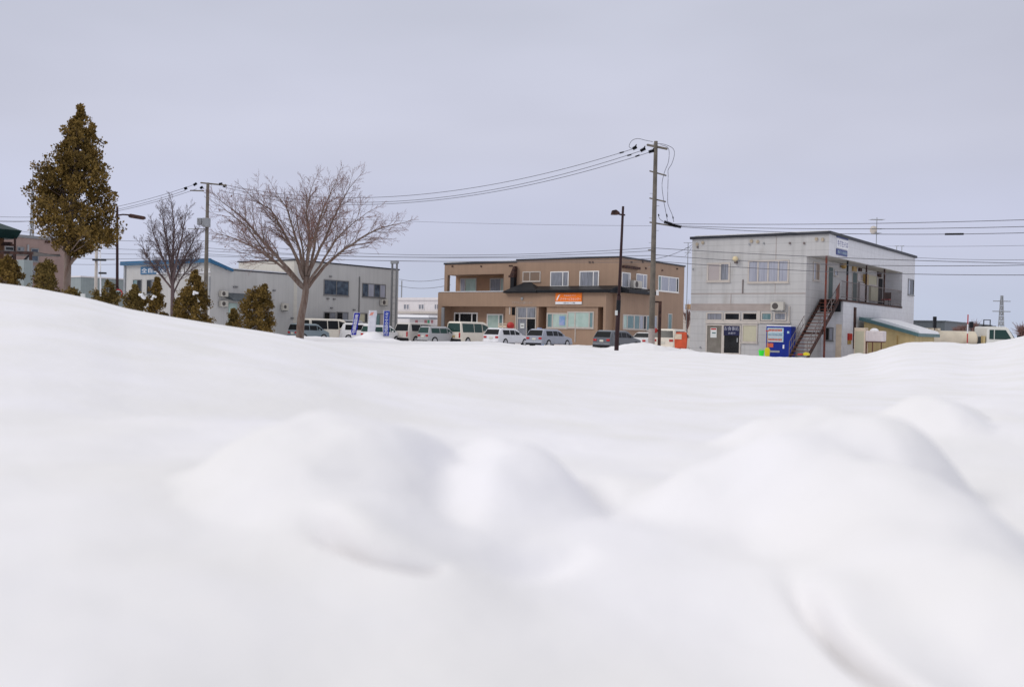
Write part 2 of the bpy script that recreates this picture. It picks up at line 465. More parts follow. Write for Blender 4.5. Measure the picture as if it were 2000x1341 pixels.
    z = z + groove(.27, 2.65, .30, 3.4, .05, .03) + groove(-.22, 3.3, -.12, 2.3, .08, .03)
    # ploughed heaps on the lot
    for px, py, D, rx, ry in ((1248,668,57,2.3,1.2),(1300,678,57.5,2.4,1.0),(1205,684,56,1.3,.8),(727,645,66,1.1,1.0),(700,657,66,1.6,1.2),(760,659,66,1.4,1),
                              (1685,688,54.5,1.2,.9),(1340,682,58,1.6,.8),(1120,671,80,5.,1.5),(1160,672,84,4,1.5),(1005,668,75,2.5,1)):
        c = at(px, py, D)
        g = bumpz(X, Y, c.x, c.y, rx, ry, c.z)
        z = smax(z, g * (1 + .10 * fbm(X, Y, 2.5, 2, int(px))), .08)
    z = z + (.03 * fbm(X, Y, .9, 3, 31) + .035 * fbm(X, Y, 4.5, 2, 32)) * sstep(Y, 49, 54)
    z = z + .028 * np.abs(fbm(X, Y, 3.2, 3, 33)) * sstep(Y, 42, 48)
    return z
def ground_z(x, y):
    return float(terrain(np.array([x]), np.array([y]))[0])

us = np.concatenate([-np.geomspace(7, .60, 40)[:-1], np.linspace(-.60, .60, 620), np.geomspace(.60, 7, 40)[1:]])
ys = np.concatenate([np.geomspace(.5, 9, 420), np.geomspace(9, 47, 110)[1:], np.linspace(47, 68, 70)[1:], np.geomspace(68, 6000, 60)[1:]])
U, YY = np.meshgrid(us, ys)
XX = U * YY
ZZ = terrain(XX, YY)
# undercut lips of two snow blocks: the face just behind each crease leans out over it
def lip(x0, y0, x1, y1, side, amp, wd):
    L_ = math.hypot(x1-x0, y1-y0); tx, ty = (x1-x0)/L_, (y1-y0)/L_; nx, ny = -ty*side, tx*side
    t = ((XX-x0)*tx + (YY-y0)*ty) / L_; d = (XX-x0)*nx + (YY-y0)*ny
    wv = np.clip(np.sin(np.pi * np.clip(t, 0, 1) ** 1.5), 0, 1) * (YY < 4) * amp * np.exp(-((d - wd) / (wd * .75)) ** 2)
    return -wv * nx, -wv * ny, wv
l1 = lip(-.52, 2.30, -.10, 2.04, 1, .095, .06)
l2 = lip(.60, 2.30, .70, 1.50, 1, .07, .065)
XX = XX + l1[0] + l2[0]; YY = YY + l1[1] + l2[1]; ZZ = ZZ + (l1[2] + l2[2]) * .35
nv, nu = XX.shape
verts = np.stack([XX, YY, ZZ], -1).reshape(-1, 3)
idx = np.arange(nv * nu).reshape(nv, nu)
faces = np.stack([idx[:-1,:-1], idx[:-1,1:], idx[1:,1:], idx[1:,:-1]], -1).reshape(-1, 4)
me = bpy.data.meshes.new('snow_ground')
me.vertices.add(len(verts)); me.vertices.foreach_set('co', verts.ravel())
me.loops.add(faces.size); me.loops.foreach_set('vertex_index', faces.ravel())
me.polygons.add(len(faces)); me.polygons.foreach_set('loop_start', np.arange(0, faces.size, 4)); me.polygons.foreach_set('loop_total', np.full(len(faces), 4))
me.polygons.foreach_set('use_smooth', np.ones(len(faces), bool))
me.update(calc_edges=True)
snow = nmat('snow', (.872,.860,.886), .75, col2=(.825,.812,.806), vscale=.9, bump=.5, bscale=9, spec=.25)
me.materials.append(snow)
g = bpy.data.objects.new('snow_ground', me); COL.objects.link(g)
tag(g, kind='structure')

# ---------------------------------------------------------------- buildings: frame helpers
TH = R(36)
class Bld:
    def __init__(s, name, px, py, Y, label, cat='building', th=TH, group=None):
        p = at(px, py, Y)
        s.o = Vector((p.x, p.y, 0)); s.th = th
        s.e = empty(name, (p.x, p.y, 0), th, label, cat, group)
    def loc(s, p):
        d = Vector(p) - s.o
        c, q = math.cos(s.th), math.sin(s.th)
        return Vector((d.x * c - d.y * q, d.x * q + d.y * c, d.z))
    def hit(s, px, py, plane):
        o = s.loc((0, 0, EYE)); r = ray(px, py)
        d = s.loc(s.o + r)
        k, c = plane
        if k == 'f':
            t = (c - o.y) / d.y; p = o + d * t; return p.x, p.z
        t = (c - o.x) / d.x; p = o + d * t; return p.y, p.z
    def rect(s, plane, x0, y0, x1, y1):
        my, mx = (y0 + y1) / 2, (x0 + x1) / 2
        return s.hit(x0, my, plane)[0], s.hit(x1, my, plane)[0], s.hit(mx, y1, plane)[1], s.hit(mx, y0, plane)[1]

def pbox(mb, plane, s0, s1, z0, z1, d0, d1):
    k, c = plane
    if k == 'f': return mb.box(s0, s1, c - d1, c - d0, z0, z1)
    return mb.box(c + d0, c + d1, s0, s1, z0, z1)

def window(B, plane, px, panes, frame='white', fr=.07, name='window', sill=True, proud=.05, label=None):
    """panes: list of (fraction, glass material)"""
    s0, s1, z0, z1 = B.rect(plane, *px) if len(px) == 4 and not isinstance(px, list) else px
    mb = MB()
    pbox(mb, plane, s0, s1, z1 - fr, z1, 0, proud)
    pbox(mb, plane, s0, s1, z0, z0 + fr, 0, proud)
    tot = sum(p[0] for p in panes); cur = s0
    edges = [s0]
    for p in panes:
        cur += (s1 - s0) * p[0] / tot; edges.append(cur)
    for i, x in enumerate(edges):
        a = x if i == 0 else (x - fr if i == len(edges) - 1 else x - fr / 2)
        pbox(mb, plane, a, a + fr, z0 + fr, z1 - fr, 0, proud * .94)
    if sill: pbox(mb, plane, s0 - .04, s1 + .04, z0 - .05, z0, 0, proud + .05)
    o = mb.build(name, M[frame], B.e)
    if label: o['label'] = label
    for i, p in enumerate(panes):
        g = MB(); pbox(g, plane, edges[i] + .02, edges[i+1] - .02, z0 + .02, z1 - .02, .004, .018)
        g.build('pane', M[p[1]], o)
    return o

def panel(B, plane, px, mt, name, d0=0, d1=.04, parent=None, bevel=0):
    s0, s1, z0, z1 = B.rect(plane, *px)
    return pbox(MB(), plane, s0, s1, z0, z1, d0, d1).build(name, M[mt], parent or B.e, bevel=bevel)

def text_mesh(name, body, mt, parent, rect, plane, d, ext=.006):
    """lettering fitted into rect (s0,s1,z0,z1) on a plane"""
    cu = bpy.data.curves.new(name, 'FONT'); cu.body = body; cu.extrude = 0; cu.align_x = 'CENTER'; cu.resolution_u = 2
    cu.space_line = .85
    t = bpy.data.objects.new(name, cu); COL.objects.link(t)
    dg = bpy.context.evaluated_depsgraph_get(); dg.update()
    me0 = bpy.data.meshes.new_from_object(t.evaluated_get(dg))
    bpy.data.objects.remove(t)
    vs = [v.co.copy() for v in me0.vertices]; fs = [tuple(p.vertices) for p in me0.polygons]
    bpy.data.meshes.remove(me0)
    if not vs: return None
    x0 = min(v.x for v in vs); x1 = max(v.x for v in vs); y0 = min(v.y for v in vs); y1 = max(v.y for v in vs)
    s0, s1, z0, z1 = rect
    mb = MB(); k, c = plane
    def f(v):
        s = s0 + (v.x - x0) / (x1 - x0) * (s1 - s0); z = z0 + (v.y - y0) / (y1 - y0) * (z1 - z0)
        return (s, c - d, z) if k == 'f' else (c + d, s, z)
    mb.add([f(v) for v in vs], fs)
    return mb.build(name, mt, parent)

def ac_unit(B, plane, px, name='air_conditioner'):
    s0, s1, z0, z1 = B.rect(plane, *px)
    a = pbox(MB(), plane, s0, s1, z0, z1, .12, .42).build(name, M['acwhite'], B.e, bevel=.02)
    k, c = plane
    r = min(z1 - z0, (s1 - s0) * .6) * .40; cs = s0 + (s1 - s0) * .36; cz = (z0 + z1) / 2
    mb = MB(); n = 16
    pts = [(cs + r*math.cos(6.2832*i/n), cz + r*math.sin(6.2832*i/n)) for i in range(n)]
    if k == 'f': mb.prism(pts, 'y', c - .428, c - .40)
    else: mb.prism(pts, 'x', c + .40, c + .428)
    mb.build('fan_grille', M['fan'], a)
    for t in (s0 + .08, s1 - .12): pbox(MB(), plane, t, t + .04, z0 - .06, z0, 0, .42).build('bracket', M['steel'], a)
    return a

# ================================================================ B1: grey two-storey building on the right
B1 = Bld('apartment_shop_building', 1620, 458, 57, 'weathered grey two storey building with a rusty outside stair and open upper gallery')
FR = ('f', 0.0); SD = ('s', 0.0)
xl = B1.hit(1350, 560, FR)[0]
xr = B1.hit(1574, 560, FR)[0]
Hh = B1.hit(1620, 457, FR)[1]
yb = B1.hit(1786, 560, SD)[0]
zfl = B1.hit(1659, 586, SD)[1]
zsf = B1.hit(1619, 499, SD)[1]
ye = B1.hit(1646, 640, SD)[0]
y1 = B1.hit(1762, 560, SD)[0]
YS = ('s', xr)
MB().box(xl, xr, 0, yb, -.3, Hh).build('wall', M['b1'], B1.e)
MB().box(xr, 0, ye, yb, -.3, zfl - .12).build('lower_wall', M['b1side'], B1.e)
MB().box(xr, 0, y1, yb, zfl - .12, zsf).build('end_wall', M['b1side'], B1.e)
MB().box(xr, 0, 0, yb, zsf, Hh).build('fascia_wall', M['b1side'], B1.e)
MB().box(xr + .01, -.03, .03, y1, zsf - .035, zsf - .003).build('soffit', M['soffit'], B1.e)
pbox(MB(), FR, xr + .01, 0, zsf, Hh, 0, .006).build('front_fascia', M['b1'], B1.e)
roof = MB().box(xl - .12, .12, -.12, yb + .1, Hh, Hh + .16).build('roof', M['darktrim'], B1.e)
MB().box(xl + .1, -.1, .1, yb - .1, Hh + .16, Hh + .24).build('roof_snow', M['snowcap'], roof)
MB().box(xr, .05, 2.4, y1, zfl - .12, zfl).build('gallery_floor', M['darkrust'], B1.e)
# front floor line, taupe band
zb = B1.hit(1450, 573, FR)[1]
pbox(MB(), FR, xl, xr, zb - .03, zb + .02, 0, .02).build('floor_trim', M['b1low'], B1.e)
panel(B1, FR, (1350, 593, 1509, 607), 'b1low', 'band', 0, .012)
for a in (1515,):  # vertical joints
    s, _ = B1.hit(a, 500, FR); pbox(MB(), FR, s, s + .03, zb, Hh - .02, 0, .012).build('joint_strip', M['b1low'], B1.e)
s, _ = B1.hit(1427, 590, FR); pbox(MB(), FR, s, s + .03, B1.hit(1427,607,FR)[1], zb - .05, 0, .022).build('joint_strip', M['b1low'], B1.e)
# round cap vents, small fittings
def vent(px, py, mt='amber', r=.09, pl=FR):
    s, z = B1.hit(px, py, pl); n = 12
    pts = [(s + r*math.cos(6.2832*i/n), z + r*1.15*math.sin(6.2832*i/n)) for i in range(n)]
    mb = MB()
    if pl[0] == 'f': mb.prism(pts, 'y', pl[1] - .07, pl[1])
    else: mb.prism(pts, 'x', pl[1], pl[1] + .07)
    mb.build('wall_vent', M[mt], B1.e)
M['ochrevent'] = nmat('ochre_stained_cap', (.42,.35,.26), .7, var=.25, vscale=12)
for p in ((1362,477),(1373,474),(1468,471),(1480,472),(1595,467),(1607,468)): vent(*p, 'ochrevent')
for p in ((1363,483),(1543,475),(1571,475)): vent(*p, 'rail', .06)
for p in ((1464,477),(1492,475),(1354,526),(1368,678)): vent(*p, 'steel', .05)
# windows
window(B1, FR, (1381, 513, 1426, 550), [(1.25,'g_pinkish'),(.9,'g_grey')], 'cream', .10)
window(B1, FR, (1461, 508, 1541, 552), [(1,'g_pale')]*4, 'cream', .08)
pbox(MB(), FR, *B1.rect(FR, 1450, 546, 1452, 573), 0, .04).build('drain_pipe', M['rail'], B1.e)
# lamp globe
s, z = B1.hit(1439, 506, FR)
lp = MB().ball((s, -.22, z), .17).build('wall_lamp', M['globe'], B1.e, smooth=True)
MB().box(s - .08, s + .08, -.2, 0, z - .27, z - .14).build('lamp_bracket', M['rail'], lp)
# shop front: transoms
for a, b, g in ((1380,1412,'g_grey'),(1415,1446,'g_dark'),(1450,1480,'g_dark'),(1487,1508,'g_deep'),(1512,1536,'g_grey')):
    window(B1, FR, (a, 610, b, 626), [(1, g)], 'cream', .07, name='transom_window', sill=False)
panel(B1, FR, (1379, 626, 1481, 632), 'cream', 'lintel', 0, .08)
panel(B1, FR, (1479, 607, 1485, 632), 'cream', 'mullion', 0, .06)
panel(B1, FR, (1485, 628, 1544, 631), 'cream', 'ledge', 0, .09)
panel(B1, FR, (1540, 598, 1543, 628), 'cream', 'drain_pipe', 0, .07)
window(B1, FR, (1379, 633, 1412, 692), [(1,'g_porch')], 'cream', .08, name='glazed_panel', sill=False)
s0, s1, z0, z1 = B1.rect(FR, 1388, 640, 1400, 659)
pp = pbox(MB(), FR, s0, s1, z0, z1, .02, .026).build('notice', M['paper'], B1.e)
pbox(MB(), FR, s0 + .03, s1 - .03, z1 - .12, z1 - .03, .026, .029).build('notice_heading', M['red'], pp)
pbox(MB(), FR, s0 + .1, s1 - .06, z0 + .25, z0 + .32, .026, .029).build('notice_line', M['teal'], pp)
dr = window(B1, FR, (1412, 634, 1447, 692), [(1,'g_dark')], 'cream', .09, name='door', sill=False)
pbox(MB(), FR, *B1.rect(FR, 1440, 660, 1442, 668), .05, .09).build('handle', M['steel'], dr)
s0, s1, z0, z1 = B1.rect(FR, 1414.5, 636, 1445, 655)
no = pbox(MB(), FR, s0, s1, z0, z1, .06, .075).build('shop_curtain', M['curtain'], B1.e)
text_mesh('lettering', 'お食事処', M['dimletter'], no, (s0 + .04, s1 - .04, z0 + .30, z1 - .05), FR, .080)
text_mesh('small_lettering', '営業中', M['dimletter'], no, (s0 + .3, s1 - .25, z0 + .08, z0 + .2), FR, .080)
window(B1, FR, (1449, 633, 1480, 669), [(1,'g_cream')], 'cream', .08, name='boarded_window')
ac_unit(B1, FR, (1510, 590, 1535, 606))
# notices beside the boards
# gallery doors and windows on the recessed wall
window(B1, YS, (1588, 512, 1600, 548), [(1,'g_pale'),(1.4,'g_brown')], 'cream', .06)
def gdoor(x0, x1, y0, y1, mt):
    a = panel(B1, YS, (x0, y0, x1, y1), 'cream', 'door', 0, .03)
    s0, s1, z0, z1 = B1.rect(YS, x0, y0, x1, y1)
    pbox(MB(), YS, s0 + .06, s1 - .06, z0, z1 - .06, .03, .04).build('door_leaf', M[mt], a)
gdoor(1617, 1626, 520, 583, 'greendoor')
gdoor(1664, 1673, 531, 588, 'greendoor')
gdoor(1714, 1723, 542, 594, 'black')
window(B1, YS, (1629, 527, 1636, 539), [(1,'g_grey')], 'cream', .05)
window(B1, YS, (1674, 534, 1684, 549), [(1,'g_pinkish')], 'cream', .06)
window(B1, YS, (1694, 537, 1712, 557), [(1,'g_cream')], 'cream', .06)
panel(B1, YS, (1675, 553, 1690, 588), 'g_pinkish', 'meter_cupboard', 0, .15)
panel(B1, YS, (1697, 560, 1710, 588), 'g_cream', 'meter_cupboard', 0, .15)
panel(B1, YS, (1685, 536, 1691, 556), 'amber', 'gas_heater', 0, .2)
s, z = B1.hit(1642, 519, YS)
MB().ball((xr + .2, s, z), .20).build('wall_lamp', M['amber'], B1.e, smooth=True)
panel(B1, YS, (1676, 520, 1681, 530), 'darkrust', 'meter', 0, .1)
panel(B1, YS, (1664, 521, 1671, 530), 'amber', 'meter', 0, .1)
panel(B1, YS, (1713, 529, 1719, 541), 'darkrust', 'meter', 0, .1)
# posts
def post(px, y0p, y1p, mt, z0=None, name='gallery_post'):
    y, zt = B1.hit(px, y0p, SD)
    zb_ = z0 if z0 is not None else zfl
    return MB().box(-.09, -.0, y - .045, y + .045, zb_, zsf - .04).build(name, M[mt], B1.e)
post(1615.5, 520, 0, 'redrust', .0, 'stair_post')
post(1657, 520, 0, 'redrust')
yq = B1.hit(1657, 520, SD)[0]; MB().box(-.095, .006, yq - .05, yq + .05, zfl + 1.5, zsf - .05).build('post_head', M['black'], B1.e)
post(1694, 520, 0, 'darkrust')
post(1729, 530, 0, 'darkrust')
# gallery railing
ra = MB()
for z in (zfl + .12, zfl + 1.05): ra.box(-.05, -.01, 2.5, y1, z, z + .04)
y = 2.6
while y < y1 - .05:
    ra.box(-.036, -.024, y, y + .012, zfl + .12, zfl + 1.05); y += .17
ra.build('gallery_railing', M['rail'], B1.e)
# end wall window
window(B1, SD, (1773, 545, 1784, 576), [(1,'g_pale'),(1.3,'g_dark')], 'greyframe', .06)
# enclosure front face
EF = ('f', ye)
pbox(MB(), EF, xr + .9, -.06, .1, 2.1, 0, .03).build('store_door', M['beige'], B1.e)
window(B1, EF, [xr + .25, xr + .75, 1.1, 1.9], [(1,'g_dark'),(1,'g_pale')], 'greyframe', .05)
# red call box, on the side
panel(B1, SD, (1655, 651, 1661, 664), 'red', 'alarm_box', 0, .12)
panel(B1, SD, (1655, 664, 1661, 672), 'amber', 'alarm_plate', 0, .05)
pbox(MB(), SD, *B1.rect(SD, 1666.5, 600, 1669.5, 681), 0, .08).build('drain_pipe', M['darkrust'], B1.e)
# sign on the side fascia
sr = B1.rect(SD, 1633, 470, 1655, 500)
sg = pbox(MB(), SD, sr[0], sr[1], sr[2] + .42, sr[3] + .05, .0, .05).build('wall_sign', M['letter'], B1.e)
pbox(MB(), SD, sr[0], sr[1], sr[3] + .12, sr[3] + .26, .0, .05).build('sign_stripe', M['signblue'], sg)
pbox(MB(), SD, sr[0], sr[1] - .12, sr[2] + .02, sr[2] + .36, .0, .05).build('sign_band', M['signblue'], sg)
text_mesh('lettering', '手打生そば', M['letterblue'], sg, (sr[0] + .05, sr[1] - .05, sr[2] + .52, sr[3] - .02), SD, .056)
text_mesh('small_lettering', '電話 お食事処', M['vendwin'], sg, (sr[0] + .15, sr[1] - .25, sr[2] + .10, sr[2] + .28), SD, .056)
# roof aerials
def aerial(px, py_top, py_bot, dish, parent, B, plane, big=True):
    y, zt = B.hit(px, py_top, plane); zr = Hh + .15
    x = plane[1] - .4
    pole = MB().tube([(x, y, zr), (x, y, zt)], .025, 6).build('aerial_mast', M['steel'], parent)
    mb = MB()
    if big:
        for k, (h, w) in enumerate(((zt - .15, .75), (zt - .75, .70), (zt - 1.05, .35))):
            mb.tube([(x - w*.45, y - w*.3, h), (x + w*.45, y + w*.3, h)], .02, 5)
            for q in range(9):
                t = -w*.45 + w*.9*q/8
                mb.tube([(x + t - .2, y + t*.66 + .2, h), (x + t + .2, y + t*.66 - .2, h)], .012, 4)
    else:
        mb.tube([(x - .15, y, zt), (x + .15, y, zt)], .02, 5)
    mb.build('aerial_element', M['steel'], pole)
    if dish:
        MB().ball((x - .15, y - .2, zr + 1.1), .24, .12, .27).build('dish', M['cream'], pole, smooth=True)
aerial(1725, 424, 0, True, roof, B1, SD)
aerial(1763, 480, 0, False, roof, B1, SD, False)
aerial(1773, 480, 0, False, roof, B1, SD, False)
# stair
st = MB()
xs0, xs1 = xr + .10, -.12
y0s, z0s, y1s, z1s = -2.75, .1, 2.4, zfl - .02
n = 17
for i in range(n):
    t = (i + .5) / n
    yy = y0s + (y1s - y0s) * t; zz = z0s + (z1s - z0s) * (i + 1) / n
    st.box(xs0 + .04, xs1 - .04, yy - .14, yy + .14, zz - .04, zz)
st_e = B1.e
stair = MB()
for x in (xs0, xs1 - .06):
    stair.prism([(y0s - .15, z0s - .25), (y1s, z1s - .22), (y1s, z1s + .05), (y0s - .15, z0s + .02)], 'x', x, x + .06)
so_ = stair.build('staircase', M['darkrust'], B1.e)
st.build('tread', M['rust'], so_)
for x, kmax in ((xs0 + .03, 7), (xs1 - .03, 16)):
    rl = MB(); te = kmax / 16
    for hgt in (.45, .9):
        rl.tube([(x, y0s, z0s + hgt), (x, y0s + (y1s - y0s) * te, z0s + (z1s - z0s) * te + hgt)], .020, 5)
    for k in range(kmax + 1):
        if kmax == 16 and k % 2: continue
        t = k / 16
        yy = y0s + (y1s - y0s) * t; zz = z0s + (z1s - z0s) * t
        rl.tube([(x, yy, zz), (x, yy, zz + .9)], .013 if k % 4 else .024, 5)
    rl.build('stair_railing', M['rail'], so_)
ym = (y0s + y1s) * .5 - .25; zm_ = (z0s + z1s) * .5 - .35
MB().box(xs0 + .02, xs1 - .02, ym - .05, ym + .25, zm_ - .02, zm_ + .10).build('stair_crossbar', M['black'], so_)
lw_ = MB(); lw_.box(xr + .05, -.05, 2.45, 2.6, zfl - .75, zfl - .13); lw_.build('landing_beam', M['black'], so_)
rp = MB(); rp.prism([(1.75, zfl - .25), (2.3, zfl + .15), (2.3, zfl + .95), (1.75, zfl + .55)], 'x', -.10, -.075); rp.build('railing_panel', M['redrust'], so_)

def wpt(B, x, y, z):
    c, q = math.cos(B.th), math.sin(B.th)
    return Vector((B.o.x + x * c + y * q, B.o.y - x * q + y * c, z))
# --- things standing round B1
def place(B, x, y, z, name, label, cat, group=None):
    p = wpt(B, x, y, z); return empty(name, p, B.th, label, cat, group)

# vending machine
s0, s1, z0, z1 = B1.rect(('f', -1.0), 1496, 637, 1545, 696)
VZ = max(z1 - 1.83, -.05)
v = place(B1, s0, -1.0, VZ, 'vending_machine', 'blue drinks vending machine beside the rusty stair', 'vending machine')
W_ = s1 - s0; H_ = z1 - VZ
MB().box(0, W_, 0, .75, 0, H_).build('cabinet', M['vend'], v, bevel=.02)
dw = MB().box(.08, W_ * .70, -.02, .0, H_ * .50, H_ * .95).build('display_window', M['vendwin'], v)
for r_, mt in ((.84,'can_red'),(.69,'can_blue'),(.54,'can_red')):
    row = MB()
    for c_ in range(9):
        x = .16 + c_ * (W_ * .70 - .22) / 9
        row.box(x, x + .052, -.045, -.02, H_ * r_ - .0, H_ * r_ + .13)
    row.build('drink_row', M[mt], dw)
pr = MB()
for r_ in (.815,.665,.515): pr.box(.10, W_*.69, -.05, -.02, H_*r_, H_*r_ + .035)
pr.build('price_strip', M['letter'], dw)
MB().box(.06, W_ * .30, -.02, .0, H_ * .33, H_ * .46).build('product_poster', M['can_red'], v)
MB().box(W_ * .18, W_ * .56, -.03, .0, H_ * .17, H_ * .23).build('delivery_slot', M['steel'], v)
MB().box(W_ * .68, W_ * .74, -.02, .0, H_ * .30, H_ * .42).build('coin_panel', M['letter'], v)
MB().box(W_ * .84, W_ * .92, -.01, .0, H_ * .78, H_ * .85).build('round_badge', M['vendwin'], v)
MB().box(W_ * .03, W_ * .09, -.01, .0, H_ * .06, H_ * .13).build('round_badge', M['vendwin'], v)
MB().box(.02, W_-.02, .02, .73, H_, H_ + .05).build('snow_cap', M['snowcap'], v)

def thing_mesh(mb, name, mt, loc, h, label, cat, group=None, smooth=False, bevel=0):
    o = mb.build(name, M[mt], None, smooth=smooth, bevel=bevel); o.location = loc; o.rotation_euler = (0, 0, -h)
    return tag(o, label, cat, group)
# bucket, sledge, broom
p = at(1487, 694, 54.6); gz = p.z
o = thing_mesh(MB().tube([(0,0,-.1),(0,0,.28)], [.11,.16], 14).tube([(-.16,0,.24),(-.10,0,.34),(.10,0,.34),(.16,0,.24)], .012, 5), 'bucket', 'lime', (p.x, p.y, gz), 0, 'bright green plastic bucket on the snow left of the blue vending machine', 'bucket')
p = at(1498.5, 692, 55.0)
o = thing_mesh(MB().prism([(-.12,-.1),(.12,-.1),(.15,.26),(.08,.38),(-.08,.38),(-.15,.26)], 'y', -.05, .06), 'snow_shovel', 'yel', (p.x, p.y, p.z), TH, 'bright yellow snow shovel blade standing by the green bucket', 'shovel', bevel=.02)
MB().tube([(0,.02,.36),(-.08,.15,1.3)], .02, 6).build('shaft', M['wood'], o)
MB().box(-.17,.01,.12,.18,1.28,1.33).build('grip', M['red'], o)
p = at(1575, 692, 54.3)
o = thing_mesh(MB().prism([(-.14,-.05),(.14,-.05),(.15,.04),(.06,.12),(-.06,.12),(-.15,.04)], 'y', -.15, .15), 'snow_scoop', 'yel', (p.x, p.y, p.z), TH, 'yellow plastic scoop lying at the foot of the rusty stair', 'scoop', bevel=.02)
p = at(1563, 693, 54.3)
o = thing_mesh(MB().box(-.13,.13,-.08,.08,0,.08), 'tool_box', 'red', (p.x, p.y, p.z), TH, 'small red box in the snow at the foot of the rusty stair', 'box', bevel=.02)
# red chair in the gallery
q = y1 - 1.1
ch = place(B1, -.75, q, zfl, 'chair', 'red seated metal chair at the far end of the upper gallery', 'chair')
MB().box(-.25,.25,-.25,.25,.42,.48).build('seat', M['red'], ch)
MB().box(-.25,.25,.22,.26,.5,.95).build('backrest', M['darkrust'], ch)
for a in (-.22,.2):
    for b in (-.22,.2): MB().box(a,a+.03,b,b+.03,0,.42).build('leg', M['black'], ch)

# shed
pS = at(1680, 618, 61.2)
SHb = Bld('lean_to_shed', 1682, 640, 61.2, 'faded yellow lean-to shed with teal sloping roof under snow', 'shed')
s1_, zr1 = SHb.hit(1795, 652, FR)
zl1 = SHb.hit(1682, 620, FR)[1]
MB().prism([(0.1,-.3),(s1_-.3,-.3),(s1_-.3,zr1-.05),(0.1,zl1-.25)], 'y', .2, 5).build('wall', M['yellow'], SHb.e)
rf = MB().prism([(-.1,zl1-.16),(s1_,zr1-.16),(s1_,zr1+.04),(-.1,zl1+.04)], 'y', -.15, 5.2).build('roof', M['teal'], SHb.e)
MB().prism([(.5,zl1-.12),(s1_-.02,zr1+.045),(s1_-.1,zr1+.20),(.9,zl1-.03),(.5,zl1-.08)], 'y', .25, 5.1).build('roof_snow', M['snowcap'], rf)
MB().box(s1_*.62, s1_*.62+.04, .12, .2, -.2, zr1-.1).build('pipe', M['amber'], SHb.e)
# kerosene tank + beige cabinet
p = at(1681, 690, 58.6)
c_ = empty('heater_cabinet', (p.x, p.y, -.1), TH, 'beige metal cabinet between the grey wall corner and the ribbed tank', 'cabinet')
zt = at(1681, 640, 58.6).z
MB().box(-.32,.32,-.3,.3,.3,zt+.1).build('case', M['beige'], c_, bevel=.02)
MB().box(-.40,.30,-.35,.3,.1,.3).build('plinth', M['black'], c_)
MB().box(-.25,.25,-.312,-.3,.5,zt-.1).build('door', M['g_cream'], c_)
p = at(1708, 690, 58.2); zt = at(1708, 646, 58.2).z
c_ = empty('fuel_tank', (p.x, p.y, 0), TH, 'white ribbed fuel tank on brown legs with snow on top', 'tank')
tk = MB().box(-.58,.58,-.3,.3,zt-.62,zt)
tk.build('tank_body', M['tankw'], c_, bevel=.08, bseg=3)
rb = MB()
for i in range(7): rb.box(-.5+i*.165,-.46+i*.165,-.33,-.3,zt-.58,zt-.05)
rb.build('rib', M['tankw'], c_)
MB().ball((-.05,0,zt),.26,.2,.16).build('snow_cap', M['snowcap'], c_, smooth=True)
for a in (-.45,-.1,.4): MB().box(a,a+.05,-.2,-.15,-.3,zt-.6).build('leg', M['rust'], c_)
MB().box(-.55,.55,-.2,.2,zt-.68,zt-.62).build('cradle', M['rust'], c_)

# ================================================================ B2: brown building in the middle
B2 = Bld('office_building', 1213, 505, 92, 'brown sided two storey office building with black canopy and orange sign')
P = -1.4
PP = ('f', P)
xL = B2.hit(868, 540, FR)[0]; xa = B2.hit(984, 540, FR)[0]; xst = B2.hit(1010, 505, FR)[0]
H2 = B2.hit(1213, 503, FR)[1]; H1 = B2.hit(900, 514, FR)[1]
D2 = B2.hit(1336, 560, SD)[0]
xpl = B2.hit(855, 600, PP)[0]; xpr = B2.hit(1183, 620, PP)[0]
zpt = B2.hit(920, 571, PP)[1]; zpb = B2.hit(920, 598, PP)[1]
zfb = B2.hit(920, 536, FR)[1]
zct = B2.hit(1100, 562, PP)[1]; zcb = B2.hit(1100, 570, PP)[1]
xs_ = B2.hit(985, 600, PP)[0]
MB().box(xa, 0, 0, D2, -.3, H1 - .1).build('wall', M['b2'], B2.e)
MB().box(xst, 0, 0, D2, H1 - .1, H2).build('upper_wall', M['b2'], B2.e)
MB().box(xL, xa, 0, D2, -.3, zpt - .5).build('lower_wall', M['b2low'], B2.e)
MB().box(xL, xa, 1.9, D2, zpt - .5, H1 - .1).build('recess_wall', M['b2inner'], B2.e)
MB().box(xL, xa, 0, 1.9, zfb, H1 - .1).build('balcony_fascia', M['b2'], B2.e)
MB().box(xL, xL + .42, 0, .42, zpt - .5, zfb).build('balcony_pier', M['b2'], B2.e)
rf = MB().box(xL - .08, xst, -.08, D2, H1 - .1, H1 + .08).build('roof', M['darktrim'], B2.e)
MB().box(xst - .08, .1, -.08, D2 + .08, H2, H2 + .14).build('upper_roof', M['darktrim'], rf)
MB().box(xL, xst - .2, .3, D2 - .3, H1 + .08, H1 + .18).build('roof_snow', M['snowcap'], rf)
# lower projecting storey
MB().box(xpl, xpr, P, -.003, zpb, zpt).build('parapet', M['b2'], B2.e)
MB().box(xpl, xpr - .3, P + .1, -.003, zpt, zpt + .06).build('parapet_coping', M['darktrim'], B2.e)
MB().box(xpl, xpl + .55, P, -.003, -.3, zpb).build('left_pier', M['b2'], B2.e)
xe0 = B2.hit(985, 620, PP)[0]; xe1 = B2.hit(1050, 620, PP)[0]
xw0 = B2.hit(1066, 620, PP)[0]; xw1 = B2.hit(1166, 620, PP)[0]; xq = B2.hit(1178, 620, PP)[0]
MB().box(xe0, xe1, P + .15, -.003, -.3, zpb).build('entrance_wall', M['b2'], B2.e)
MB().box(xw0, xw1, P + .15, -.003, -.3, zpb).build('front_wall', M['b2'], B2.e)
MB().box(xq, xpr, P, -.003, -.3, zpb).build('right_pier', M['b2'], B2.e)
PW = ('f', P + .15)
